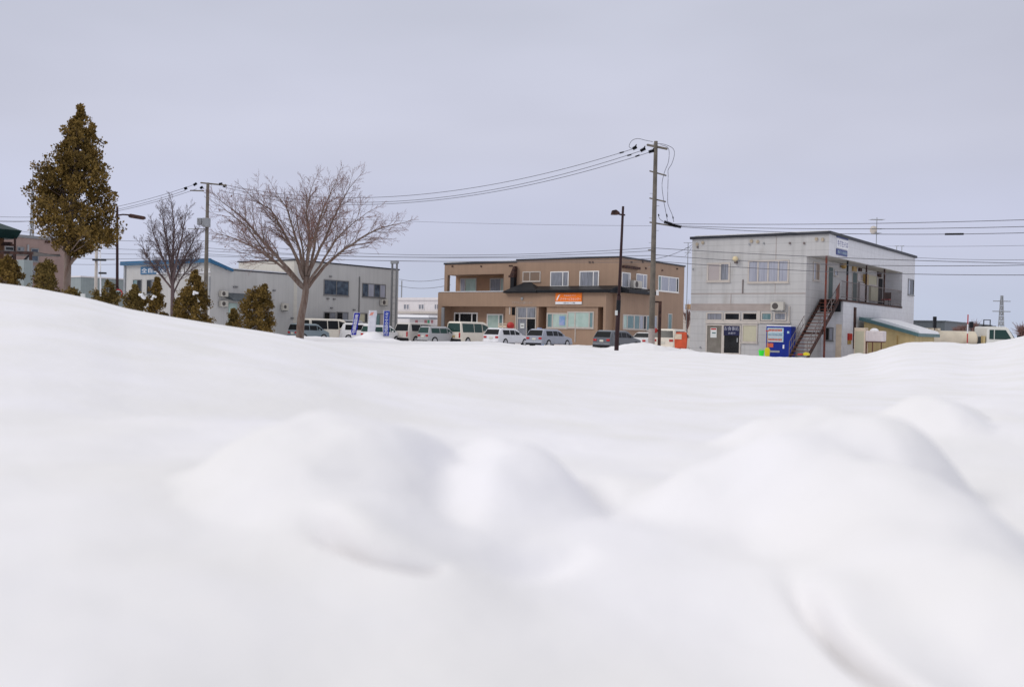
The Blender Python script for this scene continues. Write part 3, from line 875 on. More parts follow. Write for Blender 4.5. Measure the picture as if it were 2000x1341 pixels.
MB().box(xpl + .25, xs_ - .1, P + .12, P + .55, zpt + .06, zpt + .13).build('parapet_snow', M['snowcap'], B2.e)
# canopy roof
x0c, x1c = B2.hit(1012, 566, PP)[0], B2.hit(1196, 566, PP)[0]
xc0 = B2.hit(988, 570, PP)[0]
cn = MB().prism([(P - .35, zcb - .08), (P - .35, zcb + .18), (-.02, zct + .25), (-.02, zcb - .08)], 'x', x0c, x1c).build('canopy', M['black'], B2.e)
xh1 = B2.hit(1052, 566, PP)[0]; zh = B2.hit(1018, 551, PP)[1]
hb = MB()
a0, a1, yy0, yy1 = xc0, xh1, P - .45, -.02
mx0, mx1 = a0 + (a1 - a0) * .38, a0 + (a1 - a0) * .62
hb.add([(a0,yy0,zcb-.09),(a1,yy0,zcb-.09),(a1,yy1,zcb-.09),(a0,yy1,zcb-.09),(a0,yy0,zcb+.08),(a1,yy0,zcb+.08),(a1,yy1,zcb+.08),(a0,yy1,zcb+.08),(mx0,yy1-.5,zh),(mx1,yy1-.5,zh)],
       [(0,3,2,1),(0,1,5,4),(1,2,6,5),(2,3,7,6),(3,0,4,7),(4,5,9,8),(5,6,9),(6,7,8,9),(7,4,8)])
hb.build('hipped_canopy', M['black'], B2.e)
# upper windows
window(B2, FR, (1021, 530, 1056, 550), [(.7,'g_brown'),(1,'g_brown')], 'cream', .10)
window(B2, FR, (1075, 530, 1111, 560), [(1.5,'g_grey'),(.7,'g_grey')], 'white', .10)
window(B2, FR, (1132, 529, 1170, 560), [(1.8,'g_grey'),(.7,'g_grey')], 'white', .10)
RW = ('f', 1.9)
window(B2, RW, (899, 543, 931, 572), [(.7,'g_pale'),(1.6,'g_teal')], 'cream', .10)
window(B2, RW, (957, 543, 984, 572), [(1.8,'g_grey'),(.5,'g_teal')], 'cream', .10)
panel(B2, RW, (900, 569, 984, 572), 'white', 'balcony_ledge', .1, .3)
panel(B2, FR, (998, 540, 1001, 566), 'white', 'thin_window', 0, .04)
# chimney on the front wall
s, z = B2.hit(1006, 540, FR)
cm = MB().box(s - .22, s + .22, -.5, -.02, zct, z - .1).build('chimney_stack', M['black'], B2.e)
MB().box(s - .42, s + .25, -.55, -.02, z - .1, z + .1).prism([(s-.3, z+.1),(s+.28, z+.1),(s+.28, z+1.0),(s+.1, z+1.0)], 'y', -.5, -.04).build('chimney_cowl', M['darkrust'], cm)
# lower windows
window(B2, FR, (887, 610, 933, 640), [(.6,'g_dark'),(1.3,'g_dark'),(.6,'g_dark')], 'white', .14)
window(B2, FR, (951, 613, 983, 650), [(1.7,'g_teal'),(.6,'g_deep')], 'white', .12)
dw = window(B2, PW, (1007, 599, 1047, 672), [(.22,'greyframe'),(1,'g_grey'),(1,'g_dark')], 'cream', .09, name='entrance_door', sill=False)
panel(B2, PW, (1013, 599, 1045, 621), 'g_grey', 'fanlight', .02, .045)
panel(B2, PW, (1011, 620, 1047, 622.5), 'cream', 'transom', .02, .08)
pbox(MB(), PW, *B2.rect(PW, 1029, 640, 1030.5, 650), .05, .09).build('handle', M['steel'], dw)
panel(B2, PW, (1000, 600, 1006, 615), 'g_dark', 'side_light', .0, .03)
panel(B2, PW, (995, 599, 997, 614), 'cream', 'side_frame', .0, .05)
s0, s1, z0, z1 = B2.rect(PW, 1017, 631, 1025, 641)
nb = pbox(MB(), PW, s0, s1, z0, z1, .06, .08).build('notice_board', M['paper'], B2.e)
pbox(MB(), PW, s0 + .1, s1 - .1, z0 + .2, z0 + .28, .08, .083).build('notice_line', M['fan'], nb)
window(B2, PW, (1068, 611, 1109, 641), [(.5,'g_deep'),(1.3,'g_teal')], 'cream', .12)
window(B2, PW, (1108, 608, 1160, 641), [(.9,'g_teal'),(1.6,'g_teal'),(.5,'g_deep')], 'cream', .12)
s0, s1, z0, z1 = B2.rect(PW, 1093, 617, 1104, 635)
M['posterblue'] = nmat('blue_poster', (.12,.30,.52), .5, col2=(.38,.38,.60), vscale=2)
pbox(MB(), PW, s0, s1, z0, z1, .055, .06).build('window_poster', M['posterblue'], B2.e)
pbox(MB(), PW, *B2.rect(PW, 1123, 641, 1124.5, 668), 0, .06).build('drain_pipe', M['cream'], B2.e)
# pale pipe on the left corner
pbox(MB(), PP, *B2.rect(PP, 863, 600, 868, 668), 0, .12).build('drain_pipe', M['steel'], B2.e)
# sign
s0, s1, z0, z1 = B2.rect(PP, 1086, 572, 1137, 594)
zm = z0 + (z1 - z0) * .24
sg = pbox(MB(), PP, s0, s1, zm, z1, .02, .10).build('wall_sign', M['signorange'], B2.e)
pbox(MB(), PP, s0, s1, z0, zm - .01, .02, .10).build('sign_band', M['letter'], sg)
text_mesh('lettering', 'デイサービスセンター', M['letter'], sg, (s0 + .55, s1 - .08, zm + .12, zm + .36), PP, .106)
text_mesh('small_lettering', '株式会社 ケア', M['letter'], sg, (s0 + .95, s1 - .65, zm + .50, zm + .62), PP, .106)
text_mesh('band_lettering', '通所介護', M['greyframe'], sg, (s0 + .9, s1 - .7, z0 + .05, zm - .06), PP, .106)
sw = MB()
k = [(0,0),(.14,.05),(.32,.42),(.42,.52),(.38,.58),(.22,.50),(.05,.18)]
sw.prism([(s0 + .1 + a, zm + .10 + b * .95) for a, b in k], 'y', P - .106, P - .10)
sw.build('swoosh_mark', M['letter'], sg)
s0, s1, z0, z1 = B2.rect(PP, 1000, 588, 1040, 594)
text_mesh('wall_lettering', 'ケアプラン介護センター', M['letterpale'], B2.e, (s0, s1, z0 + .02, z1 - .02), PP, .02)
s, z = B2.hit(1020, 583, PP)
MB().ball((s, P - .05, z), .16, .06, .16).build('emblem', M['steel'], B2.e)
# side (right) face
window(B2, SD, (1214, 532, 1231, 562), [(1.6,'g_grey'),(.4,'g_pale')], 'white', .10)
window(B2, SD, (1242, 535, 1263, 563), [(1.4,'g_pale'),(.7,'g_pale')], 'white', .10)
window(B2, SD, (1285, 540, 1325, 570), [(.4,'g_deep'),(1.1,'g_pale'),(1.1,'g_pale'),(.35,'g_dark')], 'white', .10)
window(B2, SD, (1216, 614, 1238, 643), [(.8,'g_teal'),(1.3,'g_deep')], 'cream', .12)
window(B2, SD, (1238, 615, 1262, 644), [(1.2,'g_deep'),(.9,'g_pale'),(.7,'g_dark')], 'cream', .10)
window(B2, SD, (1262, 616, 1283, 646), [(1.2,'g_deep'),(.5,'g_pale')], 'cream', .10)
window(B2, SD, (1304, 612, 1312, 644), [(1,'g_deep')], 'cream', .10)
s0, s1, z0, z1 = B2.rect(SD, 1212, 563, 1270, 574)
MB().prism([(0.0,z0),(.9,z0),(.9,z0+.28),(0.0,z1+.05)], 'y', s0, s1).build('side_canopy', M['black'], B2.e)
MB().box(.9, .93, s1 - .5, s1, z0 - .02, z0 + .5).build('canopy_end', M['white'], B2.e)
s0, s1, z0, z1 = B2.rect(SD, 1203+12, 517, 1245, 527)
pbox(MB(), SD, s0, s1, z0 + .1, z1 - .15, .02, .35).build('cable_box', M['darkrust'], B2.e)
ac_unit(B2, SD, (1230, 548, 1247, 563))
for a, b in ((1233,512),(1255,512),(1293,528),(1322,525),(1261,524)):
    s, z = B2.hit(a, b, SD); pbox(MB(), SD, s - .1, s + .1, z - .06, z + .06, 0, .1).build('wall_vent', M['darkrust'], B2.e)
for a, b in ((996,519),(1000,519),(1152,512),(1158,512),(884,520),(940,520)):
    s, z = B2.hit(a, b, FR); pbox(MB(), FR, s - .08, s + .08, z - .06, z + .06, 0, .1).build('wall_vent', M['darkrust'], B2.e)

# brown pillar sign right of the utility pole
p = at(1287, 684, 62); zt = at(1287, 588, 62).z
c_ = thing_mesh(MB().box(-.09,.09,-.09,.09,-.3,zt), 'sign_post', 'darkrust', (p.x, p.y, 0), 0, 'slim dark red post between the concrete pole and the white car', 'post')
MB().box(-.62,-.09,-.05,.05,zt-.1,zt+.0).build('cross_piece', M['darkrust'], c_)
p2 = at(1280, 645, 62)
MB().ball((p2.x - p.x, 0, p2.z), .16, .1, .16).build('beacon', M['red'], c_, smooth=True)

# ================================================================ B3: grey building left of centre
B3 = Bld('workshop_building', 411, 527, 82, 'long grey panelled building with blue roof edge and cream upper block')
xf = B3.hit(243, 540, FR)[0]
zl = B3.hit(441, 527, SD)[1]; y441 = B3.hit(441, 527, SD)[0]
zt = B3.hit(385, 507, FR)[1]
yt = B3.hit(575, 510, SD)[0]; ztall = B3.hit(600, 511, SD)[1]
ye3 = B3.hit(778, 560, SD)[0]
MB().box(xf, 0, 0, yt, -.3, zl).build('wall', M['b3'], B3.e)
MB().prism([(0, zl), (y441, zl), (0, zt)], 'x', xf, -.01).build('gable_wall', M['b3'], B3.e)
br = MB().box(xf - .25, .1, -.3, -.003, zt - .28, zt + .05)
br.prism([(-.3, zt + .05), (-.3, zt - .25), (y441 + .6, zl - .12), (y441 + .6, zl + .1)], 'x', -.0, .25)
br.prism([(-.3, zt + .06), (-.3, zt + .02), (y441 + .6, zl + .05), (y441 + .6, zl + .1)], 'x', xf - .2, 0)
rf = br.build('roof', M['blue_roof'], B3.e)
MB().box(xf, .05, y441 + .6, yt, zl, zl + .10).build('flat_roof', M['darktrim'], rf)
MB().box(xf + .2, -.15, y441 + .8, yt - .1, zl + .10, zl + .22).build('roof_snow', M['snowcap'], rf)
xcr = B3.hit(466, 520, ('f', yt))[0]
MB().box(-.0, xcr, yt, yt + .4, -.3, ztall).build('cream_wall', M['b3cream'], B3.e)
MB().box(xcr, -.0, yt + .4, ye3, -.3, ztall).build('tall_wall', M['b3'], B3.e)
MB().box(xcr - .1, .08, yt - .08, ye3 + .1, ztall, ztall + .12).build('tall_roof', M['darktrim'], rf)
# windows on long side
window(B3, SD, (632, 547, 681, 577), [(1,'g_blue'),(1,'g_blue')], 'greyframe', .08)
window(B3, SD, (707, 554, 753, 581), [(1,'g_blue'),(1,'g_pale'),(1,'g_blue'),(1,'g_pale')], 'greyframe', .08)
window(B3, SD, (632, 609, 655, 627), [(1,'g_dark'),(1,'g_grey')], 'greyframe', .08)
window(B3, SD, (657, 609, 680, 627), [(1,'g_dark'),(1,'g_grey')], 'greyframe', .08)
window(B3, SD, (697, 611, 717, 630), [(1.4,'g_cream'),(.4,'g_dark')], 'greyframe', .08)
window(B3, SD, (733, 612, 750, 640), [(1,'g_deep'),(1,'g_pinkish')], 'greyframe', .08)
window(B3, SD, (589, 600, 594, 640), [(1,'g_grey')], 'greyframe', .06, name='side_door')
pbox(MB(), SD, *B3.rect(SD, 700, 540, 702, 640), 0, .06).build('drain_pipe', M['greyframe'], B3.e)
for r_ in ((426,568,440,579),(426,587,440,599),(547,592,558,606),(740,585,752,596)):
    ac_unit(B3, SD, r_)
s0, s1, z0, z1 = B3.rect(SD, 440, 574, 540, 590)
aw = MB().prism([(0,z0+.25),(1.1,z0),(1.1,z0+.12),(0,z1)], 'y', s0, B3.hit(505,580,SD)[0]).build('awning', M['darkmetal'], B3.e)
pbox(MB(), SD, *B3.rect(SD, 446, 592, 462, 640), 0, .04).build('entrance_door', M['g_teal'], B3.e)
for a, b in ((458,560),(461,560),(535,567),(645,540),(652,619-35),(640,583),(647,601),(570,621),(691,605)):
    s, z = B3.hit(a, b, SD); pbox(MB(), SD, s - .14, s + .14, z - .06, z + .06, 0, .12).build('wall_vent', M['greyframe'], B3.e)
# front signs
s0, s1, z0, z1 = B3.rect(FR, 276, 520, 351, 535)
sb = pbox(MB(), FR, s0, s1, z0, z1, .0, .08).build('blue_sign', M['blue_roof'], B3.e)
text_mesh('lettering', '全自動洗車機', M['letter'], sb, (s0 + .15, s1 - .15, z0 + .12, z1 - .12), FR, .086)
s0, s1, z0, z1 = B3.rect(FR, 308, 527, 413, 534)
wl = MB()
text_mesh('wall_lettering', 'ガソリンスタンド・整備工場', M['letter'], B3.e, (s0, s1, z0 + .04, z1 + .05), FR, .14)
pbox(MB(), FR, s0, s1, z0, z0 + .10, .09, .12).build('letter_rail', M['letter'], B3.e)
window(B3, FR, (260, 546, 277, 575), [(1,'g_deep'),(1,'g_dark')], 'greyframe', .06)
window(B3, FR, (287, 546, 305, 575), [(1,'g_dark'),(1,'g_grey')], 'greyframe', .06)
for a, b, c, d in ((243,515,246,580),(409,540,411,600)):
    pbox(MB(), FR, *B3.rect(FR, a, b, c, d), 0, .1).build('drain_pipe', M['steel'], B3.e)
# flue tower at the far end of B3
p = at(769, 600, 97); zt = at(769, 509, 97).z
ft = empty('flue_stack', (p.x, p.y, 0), TH, 'twin galvanised flue pipes rising past the far end of the grey building', 'flue')
for dx in (-.3, .3): MB().tube([(dx,0,0),(dx,0,zt-.3)], .10, 8).build('flue_pipe', M['greyframe'], ft)
lt = MB()
for i in range(12): lt.box(-.3,.3,-.02,.02,.8+i*.58,.84+i*.58)
lt.box(-.42,.42,-.15,.15,zt-.3,zt)
lt.build('frame', M['steel'], ft)

# ================================================================ B4: white building beyond
B4 = Bld('clinic_building', 862, 600, 135, 'far off white two storey building with square grid windows and snowy canopy')
x4 = B4.hit(776, 600, FR)[0]; z4 = B4.hit(820, 586, FR)[1]
MB().box(x4, 1.5, 0, 12, -.3, z4).build('wall', M['white_wall'], B4.e)
MB().box(x4 - .2, 1.7, -.2, 12.2, z4, z4 + .35).build('roof', M['white_wall'], B4.e)
for a, b in ((788,800),(817,829),(848,858)):
    window(B4, FR, (a, 593, b, 605), [(1,'g_grey'),(1,'g_grey')], 'white_wall', .12, sill=False)
zc = B4.hit(820, 612, FR)[1]
MB().box(x4, 1.5, -.3, -.003, zc, zc + .25).build('band', M['cream'], B4.e)
z5 = B4.hit(810, 621, ('f', -3))[1]; x5 = B4.hit(838, 617, ('f', -3))[0]; x6 = B4.hit(774, 617, ('f', -3))[0]
cp = MB().box(x6, x5, -3, -.003, z5 - .1, z5 + .05).build('canopy', M['g_grey'], B4.e)
MB().box(x6 + .05, x5 - .1, -2.95, -.3, z5 + .05, z5 + .42).build('canopy_snow', M['snowcap'], cp, bevel=.1)
s0, s1, z0, z1 = B4.rect(('f', -1.5), 801, 623, 856, 634)
sb = MB().box(s0, s1, -1.6, -1.5, z0, z1).build('shop_sign', M['white_wall'], B4.e)
M['signgreen'] = nmat('green_sign_block', (.03,.35,.18), .5); M['signrose'] = nmat('rose_sign_block', (.45,.16,.18), .5)
for a, b, mt in ((811,816,'signrose'),(829,834,'signrose'),(835,839,'signgreen'),(842,846,'signrose')):
    q0, q1, q2, q3 = B4.rect(('f', -1.6), a, 625, b, 631)
    MB().box(q0, q1, -1.62, -1.601, q2, q3).build('sign_block', M[mt], sb)

# B5 pink building far left
B5 = Bld('rendered_building', 130, 472, 66, 'dusty pink flat roofed building behind the tall conifer')
z5 = B5.hit(130, 472, FR)[1]
y5 = B5.hit(-60, 470, SD)[0]
MB().box(-9, 0, y5, 0, -.3, z5).build('wall', M['pink'], B5.e)
MB().box(-9.05, .06, y5, .06, z5, z5 + .18).build('roof', M['greyframe'], B5.e)
for r_, pn in (((60,485,75,511),[(1,'g_blue')]),((33,482,47,491),[(1,'g_blue'),(1,'g_grey')]),((9,481,27,490),[(1,'g_dark')]),((60,519,75,538),[(1,'g_grey')])):
    window(B5, SD, r_, pn, 'greyframe', .06)
for a in (92,110,):
    s, z = B5.hit(a, 471, SD); pbox(MB(), SD, s-.15, s+.15, z-.12, z, 0, .1).build('wall_vent', M['darkrust'], B5.e)
pbox(MB(), SD, *B5.rect(SD, 52, 478, 55, 560), 0, .08).build('drain_pipe', M['steel'], B5.e)
# low grey-green store
B6 = Bld('low_store_building', 158, 545, 95, 'low grey green metal store behind the signal posts')
z6 = B6.hit(158, 541, FR)[1]
MB().box(B6.hit(125, 550, FR)[0], 0, 0, B6.hit(262, 550, SD)[0], -.3, z6).build('wall', M['lowgrey'], B6.e)
MB().box(B6.hit(125, 550, FR)[0]-.1, .1, -.1, B6.hit(262, 550, SD)[0]+.1, z6, z6+.12).build('roof', M['white_wall'], B6.e)
# green roofed house at the left edge
B7 = Bld('green_roofed_house', -120, 480, 40, 'house with dark green sloping roof cut off by the left frame edge')
z7 = B7.hit(8, 466, SD)[1]; d7 = B7.hit(8, 466, SD)[0]
MB().box(-5, 0, 0, d7, -.3, z7).build('wall', M['brown_trim'], B7.e)
zr_ = z7 + .36
g7 = MB()
g7.add([(-5.7,-.4,z7+.0),(.35,-.4,z7+.0),(.35,d7+.35,z7+.0),(-5.7,d7+.35,z7+.0),(-5.9,-.5,zr_),(.50,-.5,zr_),(.50,d7+.5,zr_),(-5.9,d7+.5,zr_),(-2.6,d7*.5,zr_+1.1)],
       [(0,3,2,1),(0,1,5,4),(1,2,6,5),(2,3,7,6),(3,0,4,7),(4,5,8),(5,6,8),(6,7,8),(7,4,8)])
rf7 = g7.build('roof', M['green_roof'], B7.e)
# carport frame
p = at(60, 560, 41); q = at(8, 560, 41)
cpf = empty('carport', (p.x, p.y, 0), 0, 'dark brown carport frame with slanting braces by the pink building', 'carport')
zc = at(60, 497, 41).z; dxx = q.x - p.x - 1.0
for x in (-.02, at(28,520,41).x - p.x, dxx): MB().box(x-.045,x+.045,-.05,.05,0,zc if x < -.1 else zc).build('post', M['darkrust'], cpf)
MB().box(dxx,.06,-.06,.06,zc,zc+.10).build('beam', M['darkrust'], cpf)
MB().box(dxx,.06,2.4,2.5,zc+.1,zc+.2).box(dxx,.1,.0,2.5,zc+.1,zc+.13).build('roof_sheet', M['fan'], cpf)
bb = MB()
for a, b in ((-.05,-.62),(-.7,-1.2)): bb.tube([(a,0,zc),(b,0,zc-.55)], .04, 5)
bb.build('brace', M['black'], cpf)
p = at(28, 540, 42); zt = at(28, 465, 42).z
c_ = thing_mesh(MB().tube([(0,0,0),(0,0,zt)], .045, 8), 'lamp_post', 'darkrust', (p.x, p.y, 0), 0, 'short dark lamp post with sideways lantern under the green roof', 'lamp post')
MB().box(-.55,0,-.04,.04,zt-.33,zt-.25).box(-.48,-.14,-.08,.08,zt-.27,zt-.17).build('lamp_head', M['darkrust'], c_)
p = at(47, 570, 38); zt = at(47, 508, 38).z
thing_mesh(MB().box(-.22,.22,-.2,.2,0,zt), 'utility_locker', 'lowgrey', (p.x, p.y, 0), .4, 'tall pale grey locker behind the hedge at the left', 'locker', bevel=.02)

# dark warehouse at right, far
B8 = Bld('slate_warehouse', 1845, 640, 140, 'long dark slate warehouse on the horizon beyond the tank truck')
z8 = B8.hit(1845, 628, FR)[1]
xx = B8.hit(1760, 640, FR)[0]; yy = B8.hit(1935, 650, SD)[0]
MB().box(xx, 0, 0, yy, -.3, z8).build('wall', M['darkmetal'], B8.e)
MB().box(xx - .2, .2, -.2, yy + .2, z8, z8 + .15).build('roof', M['darkmetal'], B8.e)

# far white/orange bit between B2 and B1
B9 = Bld('beige_shed', 1352, 640, 120, 'small beige shed seen through the gap beside the grey building', 'shed')
z9 = B9.hit(1345, 612, FR)[1]
MB().box(B9.hit(1325, 640, FR)[0], .8, 0, 5, -.3, z9).build('wall', M['cream'], B9.e)
MB().box(B9.hit(1325, 640, FR)[0]-.1, 1, -.2, 5, z9, z9+.5).build('roof_snow', M['snowcap'], B9.e)
MB().box(B9.hit(1325, 640, FR)[0]-.1, 1, 2, 5, z9+.5, z9+1.2).build('orange_gable', M['wood'], B9.e)

# ================================================================ cars
CARP = {}
def paint(name, c, rough=.3):
    M[name] = nmat(name, c, rough, var=.04, coat=.25, spec=.35); return name
paint('white_paint', (.76,.75,.75)); paint('ivory_paint', (.76,.70,.60)); paint('grey_paint', (.13,.14,.16)); paint('silver_paint', (.33,.35,.41))
paint('beige_silver_paint', (.58,.54,.50)); paint('pewter_paint', (.40,.40,.41)); paint('slate_paint', (.20,.25,.28)); paint('pearl_paint', (.74,.74,.77))
def car(kind, px, py, Y, h, col, label, cat='car', glass='carglass', plate='plate', tyrecol='tyre', spare=False, group='cars parked in front of the buildings', snowcap=False):
    p = at(px, py, Y)
    spec = {
     'van':   (4.7,1.70,1.98,1.05,[(-.5,.55),(-.495,1.10),(-.48,1.86),(-.46,1.98),(.20,1.98),(.27,1.90),(.42,1.15),(.49,.95),(.5,.6)],[(-.44,-.12),(-.10,.12),(.14,.30)]),
     'mini':  (4.6,1.74,1.80,1.05,[(-.5,.55),(-.495,1.05),(-.45,1.68),(-.41,1.80),(.12,1.78),(.20,1.70),(.36,1.10),(.47,.90),(.5,.6)],[(-.40,-.16),(-.14,.08),(.10,.26)]),
     'wagon': (4.5,1.70,1.50,.92,[(-.5,.50),(-.495,.95),(-.42,1.42),(-.37,1.50),(.04,1.49),(.10,1.44),(.25,.97),(.46,.82),(.5,.5)],[(-.36,-.16),(-.14,.0),(.02,.16)]),
     'suv':   (4.4,1.78,1.68,1.02,[(-.5,.58),(-.495,1.05),(-.44,1.58),(-.40,1.67),(.04,1.66),(.10,1.60),(.25,1.08),(.46,.94),(.5,.6)],[(-.38,-.17),(-.15,.0),(.02,.17)]),
     'sedan': (4.5,1.72,1.43,.90,[(-.5,.50),(-.495,.92),(-.38,.98),(-.26,1.38),(-.20,1.43),(.04,1.43),(.09,1.38),(.24,.94),(.46,.80),(.5,.5)],[(-.24,-.12),(-.10,.04),(.05,.16)]),
     'kei':   (3.4,1.48,1.52,.92,[(-.5,.50),(-.495,.95),(-.45,1.45),(-.41,1.52),(.10,1.51),(.18,1.44),(.34,.98),(.47,.84),(.5,.5)],[(-.40,-.14),(-.12,.10),(.12,.26)]),
    }[kind]
    Lc, W, H, belt, prof, wins = spec
    e_ = empty('parked_van' if kind in ('van','mini') else 'parked_car', (p.x, p.y, 0), h, label, cat, group)
    zb = .28
    def hw(z): return W/2 if z <= belt else W/2 - (z - belt) / (H - belt) * W * .085
    mb = MB(); st = []
    for f, zt in prof:
        y = f * Lc
        zm = min(belt, zt - .08)
        zz = max(zt - .07, zm)
        nar = .93 if abs(f) > .485 else (.975 if abs(f) > .45 else 1)
        hwb = W/2 * nar
        st.append([(-hwb*.96,y,zb),(-hwb,y,zb+.15),(-hwb,y,zm),(-hw(zz)*nar,y,zz),(-hw(zt)*nar+.10,y,zt),(hw(zt)*nar-.10,y,zt),(hw(zz)*nar,y,zz),(hwb,y,zm),(hwb,y,zb+.15),(hwb*.96,y,zb)])
    for ring in st: mb.v += ring
    k = 10
    for i in range(len(st)-1):
        for j in range(k):
            j2 = (j+1) % k
            mb.f.append((i*k+j, (i+1)*k+j, (i+1)*k+j2, i*k+j2))
    mb.f.append(tuple(range(k))); mb.f.append(tuple(range((len(st)-1)*k, len(st)*k))[::-1])
    body = mb.build('body', M[col], e_, bevel=.03)
    # side windows
    for sgn in (-1, 1):
        for a, b in wins:
            y0, y1 = a*Lc, b*Lc
            zt = H - .17
            # limit top by profile
            def top(y):
                for (f0,z0),(f1,z1) in zip(prof, prof[1:]):
                    if f0*Lc <= y <= f1*Lc: return z0 + (z1-z0)*(y-f0*Lc)/((f1-f0)*Lc)
                return H
            t0 = min(zt, top(y0)-.14); t1 = min(zt, top(y1)-.14)
            zl_ = belt + .03
            q = [(hw(zl_)+.012,y0,zl_),(hw(zl_)+.012,y1,zl_),(hw(t1)+.012,y1,max(t1,zl_+.02)),(hw(t0)+.012,y0,max(t0,zl_+.02))]
            q = [(sgn*a_, b_, c_) for a_, b_, c_ in q]
            q2 = [(a_ - sgn*.03, b_, c_) for a_, b_, c_ in q]
            g_ = MB().add(q + q2, [(0,1,2,3),(7,6,5,4),(0,4,5,1),(1,5,6,2),(2,6,7,3),(3,7,4,0)])
            g_.build('side_window', M[glass], e_)
    # rear window and windscreen follow the profile
    def slope_glass(i0, i1, za, zc, nm, sgn):
        (f0,z0),(f1,z1) = prof[i0], prof[i1]
        def yy(z): return (f0 + (f1-f0)*(z-z0)/(z1-z0))*Lc
        q = [(-hw(za)*.86, yy(za), za),(hw(za)*.86, yy(za), za),(hw(zc)*.84, yy(zc), zc),(-hw(zc)*.84, yy(zc), zc)]
        o1 = .018*sgn
        q = [(a_, b_+o1, c_+.004) for a_, b_, c_ in q]; q2 = [(a_, b_-.05*sgn, c_-.02) for a_, b_, c_ in q]
        MB().add(q+q2, [(0,1,2,3),(7,6,5,4),(0,4,5,1),(1,5,6,2),(2,6,7,3),(3,7,4,0)]).build(nm, M[glass], e_)
    if kind == 'sedan': slope_glass(2, 3, 1.0, 1.34, 'rear_window', -1); slope_glass(6, 7, 1.0, 1.34, 'windscreen', 1)
    else:
        slope_glass(1, 2, max(belt+.04, prof[1][1]+.0), prof[2][1]-.04, 'rear_window', -1)
        slope_glass(5, 6, prof[6][1]+.04, prof[5][1]-.04, 'windscreen', 1)
    yr = -Lc/2
    big = kind in ('van','mini')
    for sgn in (-1, 1):
        a, b = sgn*(W/2-.05)*.93, sgn*(W/2 - (.20 if big else .36))*.93
        MB().box(a, b, yr-.03, yr+.10, (.60 if big else belt-.26), (belt-.02 if big else belt-.10)).build('tail_light', M['tail'], e_, bevel=.01)
        MB().box(sgn*W*.44, sgn*W*.30, Lc/2-.12, Lc/2+.012, .58, .76).build('headlight', M['headl'], e_, bevel=.02)
    MB().box(-.17, .17, yr-.025, yr+.02, .62 if big else .60, .80 if big else .76).build('number_plate', M[plate], e_)
    MB().box(-W/2*.94, W/2*.94, yr-.07, yr+.12, .24, .50).build('rear_bumper', M['bumper' if big else col], e_, bevel=.04)
    MB().box(-W/2*.94, W/2*.94, Lc/2-.12, Lc/2+.05, .24, .48).build('front_bumper', M[col], e_, bevel=.04)
    MB().box(-W/2*.90, W/2*.90, yr-.075, yr+.0, .20, .36).build('valance', M['bumper'], e_)
    rw = .33 if not big else .34
    for sgn in (-1, 1):
        for fy in (-.30, .31):
            n = 18; cy = fy*Lc
            pts = [(cy + rw*math.cos(6.2832*i/n), rw + rw*math.sin(6.2832*i/n)) for i in range(n)]
            a = sgn*(W/2+.012); b = sgn*(W/2-.2)
            wo = MB().prism(pts, 'x', min(a,b), max(a,b)).build('wheel', M['tyre'], e_)
            pts = [(cy + .2*math.cos(6.2832*i/n), rw + .2*math.sin(6.2832*i/n)) for i in range(n)]
            a2 = sgn*(W/2+.022)
            MB().prism(pts, 'x', min(a,a2), max(a,a2)).build('rim', M['hub'], wo)
        MB().box(sgn*(W/2-.02), sgn*(W/2+.17), .14*Lc, .14*Lc+.09, belt+.02, belt+.16).build('wing_mirror', M[col], e_, bevel=.02)
    return e_
HD = TH
car('mini', 818, 660, 86, HD, 'beige_silver_paint', 'pearl beige people carrier behind the right blue flag', 'van')
car('kei', 856, 660, 84, HD + .15, 'pewter_paint', 'small pewter hatchback between the two beige vans', 'car', 'cargreen')
car('van', 919, 660, 86, HD, 'ivory_paint', 'ivory delivery van with green tinted windows before the brown building', 'van', 'cargreen', 'plate_y')
car('wagon', 990, 665, 84, HD, 'pearl_paint', 'white low estate car between the ivory van and the silver estate', 'car')
car('wagon', 1073, 670, 82, HD, 'silver_paint', 'silver blue estate car by the brown building entrance', 'car', 'carglass')
car('wagon', 1206, 670, 78, HD + .05, 'grey_paint', 'dark grey estate car half behind the dark street lamp post', 'car')
car('sedan', 1270, 668, 84, HD, 'white_paint', 'white car partly hidden by the concrete utility pole', 'car')
car('suv', 1316, 676, 73, HD - .1, 'ivory_paint', 'white sport utility car with a red orange cover hung on its rear', 'car', snowcap=True)
car('van', 590 - 30, 650, 94, HD + .9, 'white_paint', 'white van parked left of the bare tree trunk', 'van')
car('kei', 603, 650, 86, HD + .1, 'slate_paint', 'slate grey hatchback with wide red rear lamps just right of the bare tree trunk', 'car')
car('van', 640, 650, 88, HD + .2, 'ivory_paint', 'cream van parked nearest to the left blue flag', 'van')
car('van', 676, 650, 92, HD + .3, 'pewter_paint', 'pale grey van behind the left blue flag', 'van')
car('suv', 716, 652, 88, HD + 1.2, 'white_paint', 'white car half behind the white flag', 'car')
car('kei', 745, 652, 84, HD + .1, 'white_paint', 'small white car between the white flag and the right blue flag', 'car', 'cargreen')
# cover on the suv
p = at(1330, 668, 67.6)
thing_mesh(MB().prism([(-.42,.0),(.42,.0),(.46,.7),(.40,1.12),(-.34,1.10),(-.46,.6)], 'y', -.09, .05), 'cover_sheet', 'orangered', (p.x, p.y, .34), HD-.1, 'red orange sheet with pale patch hung on the rear of a white car', 'cover', bevel=.05)
bpy_cover = [o for o in COL.objects if o.name == 'cover_sheet'][0]
MB().box(-.40,.08,-.115,-.09,.62,.98).build('pale_patch', M['beige'], bpy_cover)

